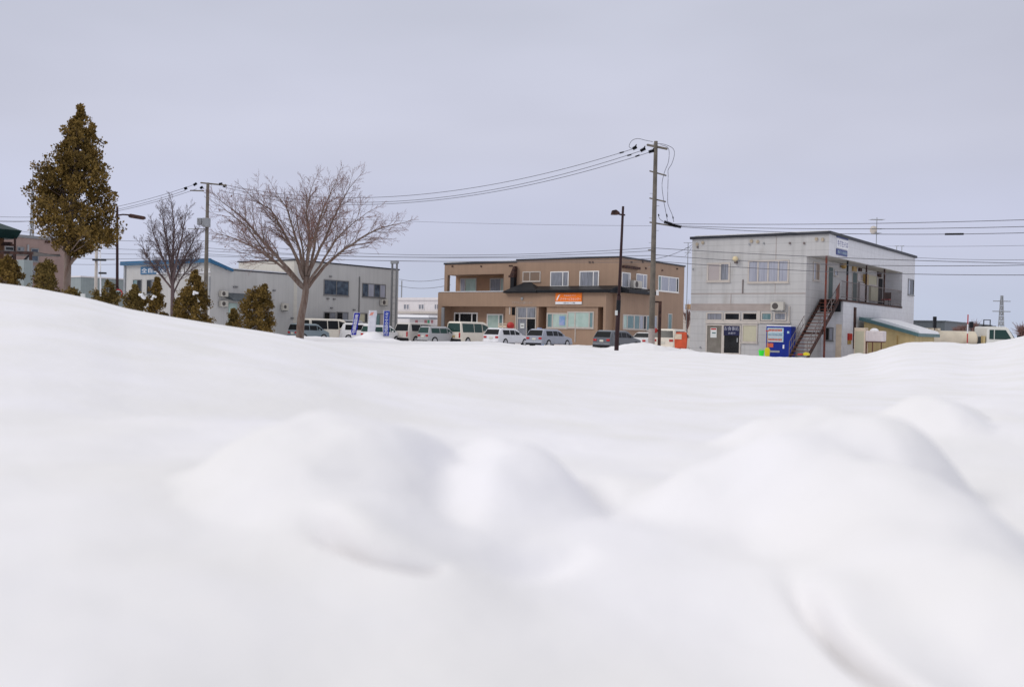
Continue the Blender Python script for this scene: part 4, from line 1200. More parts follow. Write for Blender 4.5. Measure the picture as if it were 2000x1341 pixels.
# red cart and crates by the entrance
p = at(989, 668, 88); zt = at(1000, 629, 88).z
ct = empty('delivery_cart', (p.x, p.y, 0), HD, 'red hooded cart with a beige tray behind the white low estate car', 'cart')
MB().ball((.42,0,zt-.32), .36, .3, .34).build('hood', M['red'], ct, smooth=True)
MB().box(-.75,.2,-.3,.3,zt-.5,zt-.28).box(-.75,.2,-.3,.3,zt-.2,zt-.12).build('tray', M['beige'], ct, bevel=.02)
MB().box(-.8,.7,-.3,.3,.35,zt-.55).build('cart_body', M['red'], ct, bevel=.04)
for x in (-.55, .5):
    n = 14; MB().prism([(x+.25*math.cos(6.2832*i/n), .25+.25*math.sin(6.2832*i/n)) for i in range(n)], 'y', -.32, .32).build('wheel', M['tyre'], ct)
p = at(1056, 640, 89)
thing_mesh(MB().box(-.28,.0,-.2,.2,0,p.z).box(.04,.28,-.2,.2,0,p.z-.1), 'crate_stack', 'posterblue', (p.x, p.y, 0), HD, 'light blue crates stacked in the dark recess right of the entrance', 'crate', bevel=.02)

# tank truck
p = at(1850, 668, 70)
TT = empty('tank_truck', (p.x, p.y, 0), 0, 'white cab tank truck with long cream tank behind the snow heap at right', 'truck')
lx = at(1795, 655, 70).x - p.x; rx = at(1905, 658, 70).x - p.x
zc = at(1850, 659, 70).z - .08; rr = .56
tkm = MB(); pts = []
tkm.tube([(lx-.6,0,zc),(lx-.5,0,zc),(rx-.12,0,zc),(rx,0,zc)], [rr*.8,rr,rr,rr*.7], 28)
tb = tkm.build('tank', M['tank'], TT, smooth=False)
rg = MB()
for f in (.12,.22,.33): 
    x = lx + (rx - lx) * f; rg.box(x-.1,x+.1,-.2,.2,zc+rr-.02,zc+rr+.16)
rg.build('manhole', M['tank'], tb)
MB().box(lx-.6, rx+2.4, -.4, .4, .45, .62).build('chassis', M['bumper'], TT)
c0, c1 = at(1915, 650, 70).x - p.x, at(1974, 650, 70).x - p.x
ztop = at(1935, 638, 70).z
cab = MB().prism([(c0,.5),(c1,.5),(c1,1.25),(c1-.15,1.45),(c1-.62,ztop-.12),(c1-.8,ztop),(c0+.05,ztop),(c0,ztop-.08)], 'y', -.95, .95).build('cab', M['truckw'], TT, bevel=.04)
wy = -.965
MB().prism([(c0+.55,1.45),(c1-.38,1.45),(c1-.82,ztop-.22),(c0+.55,ztop-.22)], 'y', wy, -.94).build('side_window', M['cargreen'], TT)
MB().prism([(c0+.18,1.45),(c0+.48,1.45),(c0+.48,ztop-.22),(c0+.18,ztop-.22)], 'y', wy, -.94).build('side_window', M['cargreen'], TT)
a_ = MB(); a_.add([(c1-.14,-.85,1.50),(c1-.14,.85,1.50),(c1-.60,.85,ztop-.16),(c1-.60,-.85,ztop-.16),(c1-.12+.02,-.85,1.52),(c1-.10,.85,1.52),(c1-.57,.85,ztop-.14),(c1-.57,-.85,ztop-.14)],
   [(0,1,2,3),(4,5,6,7),(0,4,7,3),(1,5,6,2)]); a_.build('windscreen', M['carglass'], TT)
MB().box(c1-.05,c1+.12,-1.12,-.98,1.35,1.75).build('wing_mirror', M['black'], TT)
MB().box(c0+.1,c0+.9,-.4,.1,ztop,ztop+.06).box(c0+.15,c0+.2,-.1,-.05,ztop,ztop+.5).box(c0+.6,c0+.65,-.1,-.05,ztop,ztop+.5).box(c0+.15,c0+.65,-.1,-.05,ztop+.45,ztop+.5).build('roof_rack', M['bumper'], TT)
MB().box(rx+.12,rx+.28,-.9,-.6,.7,zc+.25).build('side_box', M['yellow'], TT)
MB().box(rx+.4,c0-.1,-.8,.5,.7,zc+.2).build('pump_box', M['darkmetal'], TT)
for x in (lx+.3, rx-.6, c1-.9):
    for sgn in (-1,1):
        pts = [(x+.42*math.cos(6.2832*i/18), .42+.42*math.sin(6.2832*i/18)) for i in range(18)]
        wo = MB().prism(pts,'y', min(sgn*.7,sgn*.95), max(sgn*.7,sgn*.95)).build('wheel', M['tyre'], TT)
        pts = [(x+.22*math.cos(6.2832*i/18), .42+.22*math.sin(6.2832*i/18)) for i in range(18)]
        MB().prism(pts,'y', min(sgn*.95,sgn*.965), max(sgn*.95,sgn*.965)).build('rim', M['hub'], wo)

# ================================================================ posts, lamps, poles
p = at(1889, 676, 60); zt = at(1889, 614, 60).z
o = empty('snow_marker_pole', (p.x, p.y, 0), 0, 'thin red and white banded snow marker pole before the tank', 'marker pole')
nb_ = 5
for i in range(nb_):
    MB().tube([(0,0,zt*i/nb_),(0,0,zt*(i+1)/nb_)], .035, 8).build('band', M['red' if i % 2 == 0 else 'letter'], o)
p = at(1825, 648, 90); zt = at(1825, 618, 90).z
thing_mesh(MB().box(-.13,.13,-.13,.13,0,zt), 'dark_post', 'black', (p.x, p.y, 0), 0, 'thick black post standing over the cream tank', 'post', bevel=.02)
p = at(1896.5, 645, 95); zt = at(1896.5, 628, 95).z
thing_mesh(MB().box(-.16,.16,-.1,.1,at(1896,640,95).z,zt).box(-.03,.03,-.03,.03,0,at(1896,640,95).z), 'dark_box_post', 'black', (p.x, p.y, 0), 0, 'small black box on a post beside the red and white marker', 'post')

def utility_pole(px, ptop, Y, lean, label, extra):
    b = at(px[0], px[1], Y); t = at(ptop[0], ptop[1], Y)
    e_ = empty('utility_pole', (b.x, b.y, 0), 0, label, 'utility pole', 'concrete utility poles')
    dx = (t.x - b.x) / (t.z - b.z)
    def P_(z, dy=0): return Vector((dx * (z - b.z), dy, z))
    MB().tube([P_(-.5), P_(t.z)], [.19, .115], 14).build('shaft', M['concrete'], e_, smooth=True)
    return e_, P_, b, t
e1, P1, b1_, t1_ = utility_pole((1272, 682), (1281, 276), 61, 0, 'tall concrete utility pole with four crossarms left of the grey building', True)
def arm(e_, P_, Y, b, pxs, nm='crossarm', r=.045, mt='concrete'):
    mb = MB()
    a = at(pxs[0], pxs[1], Y + .6); c = at(pxs[2], pxs[3], Y - .6)
    o = Vector((b.x, b.y, 0))
    mb.tube([a - o, c - o], r, 4)
    mb.build(nm, M[mt], e_)
arm(e1, P1, 61, b1_, (1264,283,1303,291), r=.07)
arm(e1, P1, 61, b1_, (1269,334,1301,343))
arm(e1, P1, 61, b1_, (1269,387,1300,394))
arm(e1, P1, 61, b1_, (1269,434,1312,441))
arm(e1, P1, 61, b1_, (1266,488,1276,488), r=.035)
def insul(e_, b, px0, py0, px1, py1, Y, r):
    a = at(px0, py0, Y); c = at(px1, py1, Y); o = Vector((b.x, b.y, 0))
    mb = MB(); n = 7; pts = []; rs = []
    for i in range(n * 2):
        pts.append(a - o + (c - a) * (i / (2*n - 1))); rs.append(r if i % 2 else r * .5)
    mb.tube(pts, rs, 8); mb.build('insulator', M['insul'], e_)
for q in ((1236,291,1243,287),(1251,295,1260,290),(1267,297,1277,294)):
    insul(e1, b1_, *q, 60.5, .12)
    s_ = at(q[2], q[3]-5, 60.5) - Vector((b1_.x, b1_.y, 0))
    MB().tube([s_ + Vector((0,0,.0)), s_ + Vector((-.1,0,-.25))], [.03,.08], 6).build('insulator', M['insul'], e1)
for q in ((1210,299,1218,297),(1225,304,1233,302),(1241,306,1249,303)): insul(e1, b1_, *q, 60.7, .06)
for q in ((1297,433,1312,438),(1306,437,1320,441),(1314,440,1330,443)): insul(e1, b1_, *q, 60.3, .12)
for q in ((1286,418,1287,422),(1302,418,1303,424),(1314,423,1315,427)): insul(e1, b1_, *q, 60.4, .05)
# jumper loops
def loop(e_, b, pts, Y, nm='jumper_cable', r=.016):
    o = Vector((b.x, b.y, 0)); P_ = [at(x, y, Y) - o for x, y in pts]
    # catmull-rom
    out_ = []
    for i in range(len(P_) - 1):
        p0 = P_[max(i-1,0)]; p1 = P_[i]; p2 = P_[i+1]; p3 = P_[min(i+2, len(P_)-1)]
        for k in range(6):
            t = k / 6
            out_.append(.5 * ((2*p1) + (p2-p0)*t + (2*p0-5*p1+4*p2-p3)*t*t + (3*p1-p0-3*p2+p3)*t**3))
    out_.append(P_[-1])
    MB().tube(out_, r, 5).build(nm, M['wire'], e_)
loop(e1, b1_, [(1236,291),(1229,287),(1231,279),(1237,273),(1247,271),(1260,274),(1275,277)], 60.5)
loop(e1, b1_, [(1275,282),(1290,281),(1303,284),(1315,291),(1317,303),(1312,320),(1305,332),(1305,345),(1304,390),(1306,403),(1313,420),(1316,434)], 60.2)
loop(e1, b1_, [(1290,283),(1304,288),(1307,300),(1305,318),(1298,336),(1293,360),(1296,390),(1300,412),(1304,434)], 60.4)
loop(e1, b1_, [(1286,422),(1289,428),(1296,433)], 60.4)
sp_ = MB()
for i in range(12):
    z = 1.6 + i * .75; q = P1(z); sgn = -1 if i % 2 else 1
    sp_.tube([q, q + Vector((sgn*.3, 0, 0))], .012, 4)
sp_.build('step_peg', M['steel'], e1)
MB().tube([P1(.0) , P1(1.6)], [.205,.195], 14).build('guard_sleeve', M['b1low'], e1)
# left pole
e2, P2, b2_, t2_ = utility_pole((402, 560), (406, 357), 78, 0, 'concrete utility pole with transformer box behind the bare trees', True)
arm(e2, P2, 78, b2_, (372,372,398,373), r=.05)
arm(e2, P2, 78, b2_, (392,357,442,362), r=.06)
for q in ((378,362,384,358),(391,368,396,365),(360,369,365,367),(428,360,434,359),(436,364,442,362)): insul(e2, b2_, *q, 77.7, .12)
zt2 = at(404, 438, 78).z
MB().box(-.22,.34,-.6,-.15,zt2-.25,zt2+.45).build('transformer', M['steel'], e2, bevel=.05)
MB().box(-.68,-.30,-.4,-.1,zt2-.1,zt2+.45).build('switch_box', M['steel'], e2, bevel=.04)
arm(e2, P2, 78, b2_, (367,447,402,447), r=.04, mt='steel')

# street lamps
def street_lamp(bx, tx, Y, arm_pts, head, label):
    b = at(*bx, Y); t = at(*tx, Y); o = Vector((b.x, b.y, 0))
    e_ = empty('street_lamp', (b.x, b.y, 0), 0, label, 'street lamp', 'dark brown street lamps')
    dx = (t.x - b.x) / (t.z - b.z)
    P_ = lambda z: Vector((dx * (z - b.z), 0, z))
    MB().tube([P_(-.3), P_(3.3)], [.125, .11], 12).build('lower_shaft', M['lampbrown'], e_, smooth=True)
    MB().tube([P_(3.3), P_(t.z)], [.085, .065], 12).build('upper_shaft', M['lampbrown'], e_, smooth=True)
    MB().tube([at(x, y, Y) - o for x, y in arm_pts], .045, 8).build('lamp_arm', M['lampbrown'], e_)
    return e_, o, P_
e_, o_, P_ = street_lamp((1204, 683), (1217, 403), 54, [(1221,420),(1212,419),(1205,417)], None, 'dark brown street lamp in front of the brown building')
a = at(1193, 415, 54) - o_; c = at(1210, 418, 54) - o_
MB().prism([(a.x, a.z - .12), (a.x + .32, a.z - .12), (c.x, c.z - .02), (c.x, c.z + .08), (a.x + .28, a.z + .15), (a.x + .05, a.z + .10)], 'y', -.16, .16).build('lamp_head', M['darkrust'], e_, bevel=.03)
q = at(1197, 510, 54) - o_
q2 = at(1206.5, 612, 54) - o_
MB().box(q2.x - .16, q2.x - .02, -.14, -.10, q2.z - .1, q2.z + .16).build('number_plate', M['paper'], e_)
MB().tube([P_(2.4), P_(3.05)], .118, 12).build('black_wrap', M['black'], e_)
e_, o_, P_ = street_lamp((229, 575), (229, 404), 59, [(226,421),(240,419),(256,420)], None, 'dark brown street lamp right of the tall conifer with a long arm')
a = at(250, 421, 59) - o_; c = at(284, 426, 59) - o_
MB().prism([(a.x, a.z + .05), (a.x + .1, a.z - .12), (c.x - .15, c.z - .10), (c.x, c.z - .02), (c.x - .05, c.z + .10), (a.x + .2, a.z + .10)], 'y', -.14, .14).build('lamp_head', M['darkrust'], e_, bevel=.03)

# traffic signals left
p = at(187, 575, 52); zt = at(187, 460, 52).z
o = empty('signal_post', (p.x, p.y, 0), 0, 'pale signal post with red lamp under the conifer crown', 'signal post')
MB().tube([(0,0,0),(0,0,zt)], [.09,.07], 10).build('shaft', M['cream'], o, smooth=True)
z1_ = at(187, 507, 52).z
MB().tube([(-.1,0,z1_),(.95,0,z1_+.02)], .025, 6).build('signal_arm', M['steel'], o)
MB().box(-.12,.55,-.25,-.05,z1_-.07,z1_+.03).build('signal_head', M['darktrim'], o, bevel=.02)
q = at(178, 481, 52); 
rl_ = MB().tube([(q.x-p.x,-.02,q.z-.17),(q.x-p.x,-.02,q.z+.03)], [.09,.11], 10).build('red_lamp', M['red'], o)
MB().tube([(q.x-p.x,-.02,q.z+.03),(q.x-p.x,-.02,q.z+.2)], [.11,.05], 10).build('lamp_cap', M['orangered'], rl_)
MB().tube([(q.x-p.x,0,q.z),(0,0,q.z)], .02, 5).build('lamp_bracket', M['steel'], o)
p = at(199, 575, 60); zt = at(195, 488, 60).z
o = empty('slim_signal_post', (p.x, p.y, 0), 0, 'slim white leaning signal post with flat dark head', 'signal post')
MB().tube([(0,0,0),(-.15,0,zt)], .045, 8).build('shaft', M['letter'], o)
z1_ = at(200, 533, 60).z
MB().box(-.15,.28,-.2,-.04,z1_-.07,z1_+.04).build('signal_head', M['darktrim'], o)
# round road sign
p = at(232, 573, 50); 
o = empty('round_road_sign', (p.x, p.y, 0), 0, 'round red rimmed blue road sign just above the snow bank', 'road sign')
def disc(r, y0, y1, z, n=24): return MB().prism([(r*math.cos(6.2832*i/n), z + r*math.sin(6.2832*i/n)) for i in range(n)], 'y', y0, y1)
disc(.22, -.06, -.04, p.z).build('sign_face', M['red'], o)
disc(.155, -.066, -.0605, p.z).build('sign_centre', M['vendwin'], o)
MB().tube([(0,0,0),(0,0,p.z+.2)], .03, 8).build('shaft', M['steel'], o)
# small white reflective plate on the bank, and bright box in the far distance
p = at(162, 578, 26)
thing_mesh(MB().box(-.05,.05,-.03,.03,-.3,.06), 'boundary_marker', 'paper', (p.x, p.y, p.z), 0, 'tiny pale boundary marker in the snow right of the conifer trunk', 'marker')

# lattice masts
def lattice(px, pyb, pyt, Y, wb, wt, label, arms=(), frame=None):
    p = at(px, pyb, Y); t = at(px, pyt, Y)
    e_ = empty('lattice_mast', (p.x, p.y, 0), 0, label, 'mast')
    H_ = t.z; mb = MB(); n = max(6, int(H_ / 1.6)); r = .045 if Y < 200 else .12
    def c(k, z):
        w_ = wb + (wt - wb) * z / H_; a = R(45 + 90 * k); return Vector((w_*math.cos(a), w_*math.sin(a), z))
    for k in range(4):
        mb.tube([c(k,0), c(k,H_)], r, 4)
        for i in range(n):
            z0, z1 = H_*i/n, H_*(i+1)/n
            mb.tube([c(k,z0), c((k+1)%4,z1)], r*.7, 3); mb.tube([c((k+1)%4,z0), c(k,z1)], r*.7, 3)
    mb.build('lattice_frame', M['steel'], e_)
    for py, w_ in arms:
        z = at(px, py, Y).z
        MB().tube([(-w_,0,z),(w_,0,z)], r*1.2, 4).build('cross_arm', M['steel'], e_)
    return e_
lattice(1955, 645, 577, 320, 1.2, .35, 'distant steel transmission tower on the horizon at right', arms=((588,2.8),(608,2.9)))
lm = lattice(62, 465, 372, 130, .5, .12, 'thin lattice radio mast left of the tall conifer')
zt = at(62, 332, 130).z; zb_ = at(62, 372, 130).z
MB().tube([(0,0,zb_),(0,0,zt)], .05, 5).build('whip_aerial', M['steel'], lm)
# thin far pole left of B2
p = at(784, 586, 150); zt = at(784, 548, 150).z
thing_mesh(MB().tube([(0,0,0),(0,0,zt)], .1, 6), 'far_pole', 'steel', (p.x, p.y, 0), 0, 'thin distant pole rising over the white building', 'pole')
p = at(1340, 640, 76); zt = at(1340, 474, 76).z
o = thing_mesh(MB().tube([(0,0,0),(0,0,zt)], .03, 6), 'tv_aerial_mast', 'steel', (p.x, p.y, 0), 0, 'thin aerial mast in the gap left of the grey building', 'aerial')
mb = MB()
for h_, w_ in ((0,.35),(-.4,.2),(-.75,.25)): mb.tube([(-w_,0,zt+h_),(w_,0,zt+h_)], .02, 4)
mb.build('aerial_element', M['steel'], o)

# ---------------------------------------------------------------- wires
def wire(a, b, sag, r, label, group):
    mb = MB(); n = 40; pts = []
    for i in range(n + 1):
        t = i / n; q = a + (b - a) * t; pts.append(q - Vector((0, 0, 4 * sag * t * (1 - t))) - a)
    mb.tube(pts, r, 5)
    o = mb.build('overhead_wire', M['wire']); o.location = a
    return tag(o, label, 'wire', group)
def W3(n, fa, fb, sag, r, label, group):
    o_ = {2: ('upper', 'lower'), 3: ('highest', 'middle', 'lowest'), 4: ('highest', 'second', 'third', 'lowest'), 5: ('highest', 'second', 'third', 'fourth', 'lowest')}[n]
    for i in range(n): wire(fa(i), fb(i), sag(i), r, o_[i] + ' ' + label, group)
W3(3, lambda i: at((1236,1251,1267)[i], (291,295,298)[i], 60.5), lambda i: at((440,434,428)[i], (361,365,372)[i], 77.7),
   lambda i: (1.85,2.05,2.0)[i], .017, 'black power line sagging between the two concrete utility poles', 'power lines between the utility poles')
W3(3, lambda i: at((378,384,362)[i], (361,369,372)[i], 77.7), lambda i: at(-120, (408,416,422)[i], 90),
   lambda i: (1.5,1.5,1.3)[i], .017, 'black power line running left from the left utility pole', 'power lines left of the left pole')
W3(3, lambda i: at((1312,1320,1330)[i], (437,441,443)[i], 60.3), lambda i: at(2150, (424,438,450)[i], 46),
   lambda i: (.15,.2,.3)[i], .017, 'black cable running right from the utility pole above the grey building', 'cables above the grey building')
wa, wb = at(1330, 443, 60.3), at(2150, 450, 46)
def on_wire(t): return wa + (wb - wa) * t - Vector((0, 0, 4 * .3 * t * (1 - t)))
ts = min(range(200), key=lambda k: abs(on_wire(k/200).x / on_wire(k/200).y - .4315)) / 200
pa = on_wire(ts); pb = on_wire(ts + .04); sl = MB().tube([Vector((0,0,0)), pb - pa], .05, 8).build('cable_closure', M['insul']); sl.location = pa; tag(sl, 'short black sleeve on the lowest cable right of the roof aerial', 'cable sleeve')
W3(3, lambda i: at(1274, (484,497,509)[i], 61), lambda i: at(2150, (517,514,536)[i], 45),
   lambda i: (.15,.35,.30)[i], .017, 'thin cable crossing the front of the grey building', 'cables crossing the grey building')
wire(at(1272, 441, 61), at(402, 412, 78), .25, .009, 'single faint wire high between the utility poles', 'faint wires')
W3(5, lambda i: at(1271, (484,490,499,505,512)[i], 61), lambda i: at(403, (470,484,490,496,500)[i], 78),
   lambda i: (.75,.55,.30,.35,.15)[i], .016, 'thin telephone cable strung low between the utility poles', 'telephone cables between the poles')
W3(5, lambda i: at(401, (470,486,492,498,505)[i], 78), lambda i: at(-150, (412+i*18), 88),
   lambda i: .9, .016, 'thin telephone cable running left from the left pole', 'telephone cables left of the left pole')
wire(at(2150, 476, 58), at(1700, 480, 92), .1, .012, 'faint wire in the sky right of the roof aerial', 'faint wires at right')
wire(at(2150, 503, 60), at(1788, 503, 72), .15, .014, 'thin cable from the far roof corner of the grey building', 'faint wires at right')
wire(at(1276, 506, 61), at(1352, 478, 62.3), .15, .014, 'service cable from the pole to the grey wall corner', 'service cables')
wire(at(1338, 500, 76), at(1352, 482, 62.5), .05, .012, 'short service cable beside the aerial mast', 'service cables')
W3(2, lambda i: at(780, (545,558)[i], 140), lambda i: at(880, (541,556)[i], 120), lambda i: .4, .03, 'distant thin cable beside the brown building', 'distant cables')

# ---------------------------------------------------------------- banner flags
def flag(px, pyt, pyb, Y, wpx, lean, mt, txt, tmt, label, logo=None):
    t = at(px, pyt, Y); b = at(px - lean, pyb, Y)
    o = empty('banner_flag', (b.x, b.y, 0), 0, label, 'banner', 'tall banner flags in the snow')
    W_ = wpx / F * Y; H_ = t.z - b.z
    mb = MB(); n = 14; mcols = 5
    dxl = (t.x - b.x)
    for i in range(n + 1):
        for j in range(mcols + 1):
            z = b.z + H_ * i / n; x = dxl * i / n + W_ * (j / mcols - .5)
            y = .04 * math.sin(i * .9 + j * .8) + .02 * math.sin(i * 2.1)
            mb.v.append((x + .01 * math.sin(i * 1.7), y, z))
    for i in range(n):
        for j in range(mcols):
            q = i * (mcols + 1) + j; mb.f.append((q, q + 1, q + mcols + 2, q + mcols + 1))
    cl = mb.build('cloth', M[mt], o, smooth=True)
    sm = cl.modifiers.new('solid', 'SOLIDIFY'); sm.thickness = .008
    MB().tube([(-W_/2 - .03, .03, -.2), (-W_/2 - .03 + dxl, .03, t.z + .05)], .014, 6).tube([(-W_/2 - .03 + dxl, .03, t.z + .02), (W_/2 + dxl, .03, t.z + .02)], .01, 5).build('flag_pole', M['letter'], o)
    rect = (-W_*.33, W_*.33, b.z + H_ * .04, b.z + H_ * .94)
    if txt:
        tm = text_mesh('lettering', '\n'.join(txt), M[tmt], cl, rect, ('f', 0), .075)
        for v in tm.data.vertices: v.co.x += dxl * (v.co.z - b.z) / H_
    if logo:
        MB().prism([(-W_*.3, b.z+H_*.80),(W_*.15,b.z+H_*.82),(W_*.35,b.z+H_*.95),(-W_*.05,b.z+H_*.93)], 'y', -.075, -.07).build('logo_mark', M[logo], cl)
M['flagpink'] = nmat('coral_print', (.70,.28,.22), .7)
flag(698, 611, 654, 66, 11, 8, 'flagblue', '車検整備中', 'letter', 'deep blue leaning banner with white characters, left of the white one')
flag(729, 607, 652, 66, 15, 4, 'flagwhite', '', 'letter', 'white banner with coral mark on the snow heap', 'flagpink')
flag(756, 607, 656, 66, 11, 2, 'flagblue2', 'タイヤ交換受付', 'letter', 'upright blue banner with white characters, right of the white one')

# ---------------------------------------------------------------- evergreen foliage
def leaf_cloud(centres, sizes, per, leaf, rs):
    """many small upright sprays round each centre"""
    mb_v = []; mb_f = []
    for (c, sz) in zip(centres, sizes):
        for _ in range(per):
            d = rs.normal(size=3); d /= np.linalg.norm(d) + 1e-9
            p = c + d * sz * rs.uniform(.15, 1.) ** .6
            ax = d * .8 + np.array([0, 0, .55]) + rs.normal(size=3) * .35; ax /= np.linalg.norm(ax)
            sd_ = np.cross(ax, rs.normal(size=3)); sd_ /= np.linalg.norm(sd_) + 1e-9
            l = leaf * rs.uniform(.6, 1.5); w_ = l * rs.uniform(.28, .5)
            n = len(mb_v)
            mb_v += [tuple(p - ax*l*.5), tuple(p + sd_*w_), tuple(p + ax*l*.5), tuple(p - sd_*w_)]
            mb_f.append((n, n+1, n+2, n+3))
    m_ = MB(); m_.v = mb_v; m_.f = mb_f; return m_
def conifer(name, base_px, Y, prof_px, nclump, per, leaf, mt, label, cat, trunk_r, seed, group=None, depth=.9, trunk_top=.85, csz=.2):
    """prof_px: list of (py, left px, right px) of the crown in elevation"""
    rs = np.random.RandomState(seed)
    b = at(*base_px, Y)
    o = empty(name, (b.x, b.y, 0), 0, label, cat, group)
    P_ = []
    for py, l, r_ in prof_px:
        a = at(l, py, Y); c = at(r_, py, Y); P_.append(((a.z + c.z)/2, (a.x + c.x)/2 - b.x, (c.x - a.x)/2))
    P_.sort(); zs = [q[0] for q in P_]; cx = [q[1] for q in P_]; rr = [q[2] for q in P_]
    wts = np.array(rr); cs = []; ss = []
    while len(cs) < nclump:
        z = rs.uniform(zs[0], zs[-1]); r0 = np.interp(z, zs, rr); x0 = np.interp(z, zs, cx)
        if rs.uniform(0, max(rr)) > r0 + .15 * max(rr): continue
        a = rs.uniform(0, 2*np.pi); q = rs.uniform(.05, 1) ** .40
        lump = 1 + .17 * math.sin(3*a + z*3.2/max(rr)**.5) + .13 * math.sin(5*a - z*5.7/max(rr)**.5 + 1) + .08*rs.normal()
        rad = max(r0 * lump - csz * .75, .02) * q
        if math.sin(a*2+z*2.9)*math.sin(z*4.3+a)*math.sin(a*3-z*1.7) > .26 and q > .4: continue
        cs.append(np.array([x0 + rad*math.cos(a), rad*math.sin(a)*depth, z])); ss.append(csz * rs.uniform(.5, 1.15) * (.55 + .45 * min(1, r0/max(rr)*1.3)))
    leaf_cloud(cs, ss, per, leaf, rs).build('crown', M[mt], o)
    if trunk_r:
        tr = MB(); zt_ = zs[0] + (zs[-1]-zs[0]) * trunk_top
        tr.tube([(0,0,-.2), (np.interp(zs[0],zs,cx)*.4,0,zs[0]), (np.interp(zt_,zs,cx),0,zt_)], [trunk_r*1.15, trunk_r, trunk_r*.2], 10)
        k = 0
        for c in cs[::4]:
            if c[2] < zs[0] + .2: continue
            zb0 = max(c[2] - .25 - abs(c[0])*.4, zs[0]); x0 = np.interp(zs[0],zs,cx)*.4 + (np.interp(zt_,zs,cx) - np.interp(zs[0],zs,cx)*.4)*(zb0-zs[0])/(zt_-zs[0]); tr.tube([(x0, 0, c[2] - .25 - abs(c[0]-x0)*.4 if c[2] - .25 - abs(c[0]-x0)*.4 > zs[0] else zs[0]), tuple(c)], [trunk_r*.28, .01], 4); k += 1
        tr.build('trunk', M['bark'], o, smooth=True)
    return o
T1 = conifer('conifer_tree', (128, 572), 31, [(206,155,163),(225,144,170),(250,115,192),(262,116,190),(285,108,200),(305,96,204),(318,92,206),(340,80,215),(365,70,208),(385,56,222),(400,52,224),(425,62,228),(445,72,238),(465,88,238),(482,116,226),(498,126,150)],
        640, 52, .068, 'leaf', 'tall pointed olive brown conifer rising above the snow bank at left', 'conifer', .105, 5, csz=.23)
# low right limb of the big conifer
br = MB(); o_ = Vector((T1.location.x, T1.location.y, 0))
br.tube([at(131,520,31)-o_, at(142,508,31)-o_, at(160,490,31)-o_, at(185,470,31)-o_], [.08,.06,.045,.02], 7)
br.build('limb', M['bark'], T1)
g1 = 'clipped evergreen shrubs along the snow bank'
def shrub(px, pyb, Y, prof, n, label, mt='leaf2', seed=1, leaf=.046):
    return conifer('evergreen_shrub', (px, pyb), Y, prof, n, 52, leaf, mt, label, 'shrub', .04, seed, g1, csz=.12, depth=1.)
shrub(18, 560, 26, [(500,8,20),(515,-10,35),(535,-25,44),(562,-25,44)], 110, 'shrub cut off by the left frame edge', 'leaf', 11)
shrub(92, 572, 27, [(508,88,100),(520,72,112),(545,60,116),(578,56,125)], 130, 'rounded shrub in front of the pink building', 'leaf2', 12)
shrub(210, 590, 28, [(548,203,215),(560,192,228),(575,180,238),(598,175,240)], 80, 'low sparse shrub at the foot of the left street lamp', 'leaf2', 13)
shrub(264, 605, 27, [(560,258,270),(575,245,282),(590,238,290),(610,235,292)], 80, 'snow flecked shrub beneath the two dark windows', 'leaf2', 14)
shrub(306, 612, 27, [(543,302,312),(560,292,320),(585,282,326),(620,280,328)], 110, 'narrow dark shrub left of the small bare tree', 'leaf', 15)
shrub(378, 630, 27, [(530,376,388),(542,364,396),(565,352,408),(590,342,414),(635,338,418)], 220, 'largest clipped shrub between the two bare trees', 'leaf', 16)
shrub(346, 625, 28.5, [(588,340,352),(605,336,356),(625,334,358)], 40, 'small low shrub at the foot of the small bare tree', 'leaf2', 17)
shrub(456, 636, 28, [(603,450,464),(615,445,470),(640,442,474)], 45, 'thin pale shrub left of the rightmost clipped shrub', 'leaf2', 18)
shrub(503, 646, 27, [(558,512,524),(570,480,530),(585,470,536),(610,465,540),(650,462,542)], 210, 'rightmost dense shrub just left of the parked vans', 'leaf', 19)
shrub(140, 580, 29, [(565,128,150),(575,122,160),(586,120,165)], 40, 'low ragged shrub right of the conifer trunk', 'leaf2', 20)
# snow clumps on two shrubs
def clump(px, py, Y, r, label):
    p = at(px, py, Y); rs = np.random.RandomState(int(px)); mb = MB()
    for _ in range(6):
        d = rs.normal(size=3)*r*.5; mb.ball((d[0],d[1],d[2]), r*rs.uniform(.4,.8), None, r*.5, 10, 6)
    thing_mesh(mb, 'snow_clump', 'snowcap', (p.x,p.y,p.z), 0, label, 'snow clump', 'snow clumps caught on the shrubs', smooth=True)
clump(281, 578, 26.4, .075, 'snow clump resting on the shrub beneath the dark windows')
clump(300, 581, 26.4, .055, 'snow clump resting on the narrow dark shrub')
clump(381, 572, 26.2, .06, 'snow clump resting on the largest clipped shrub')

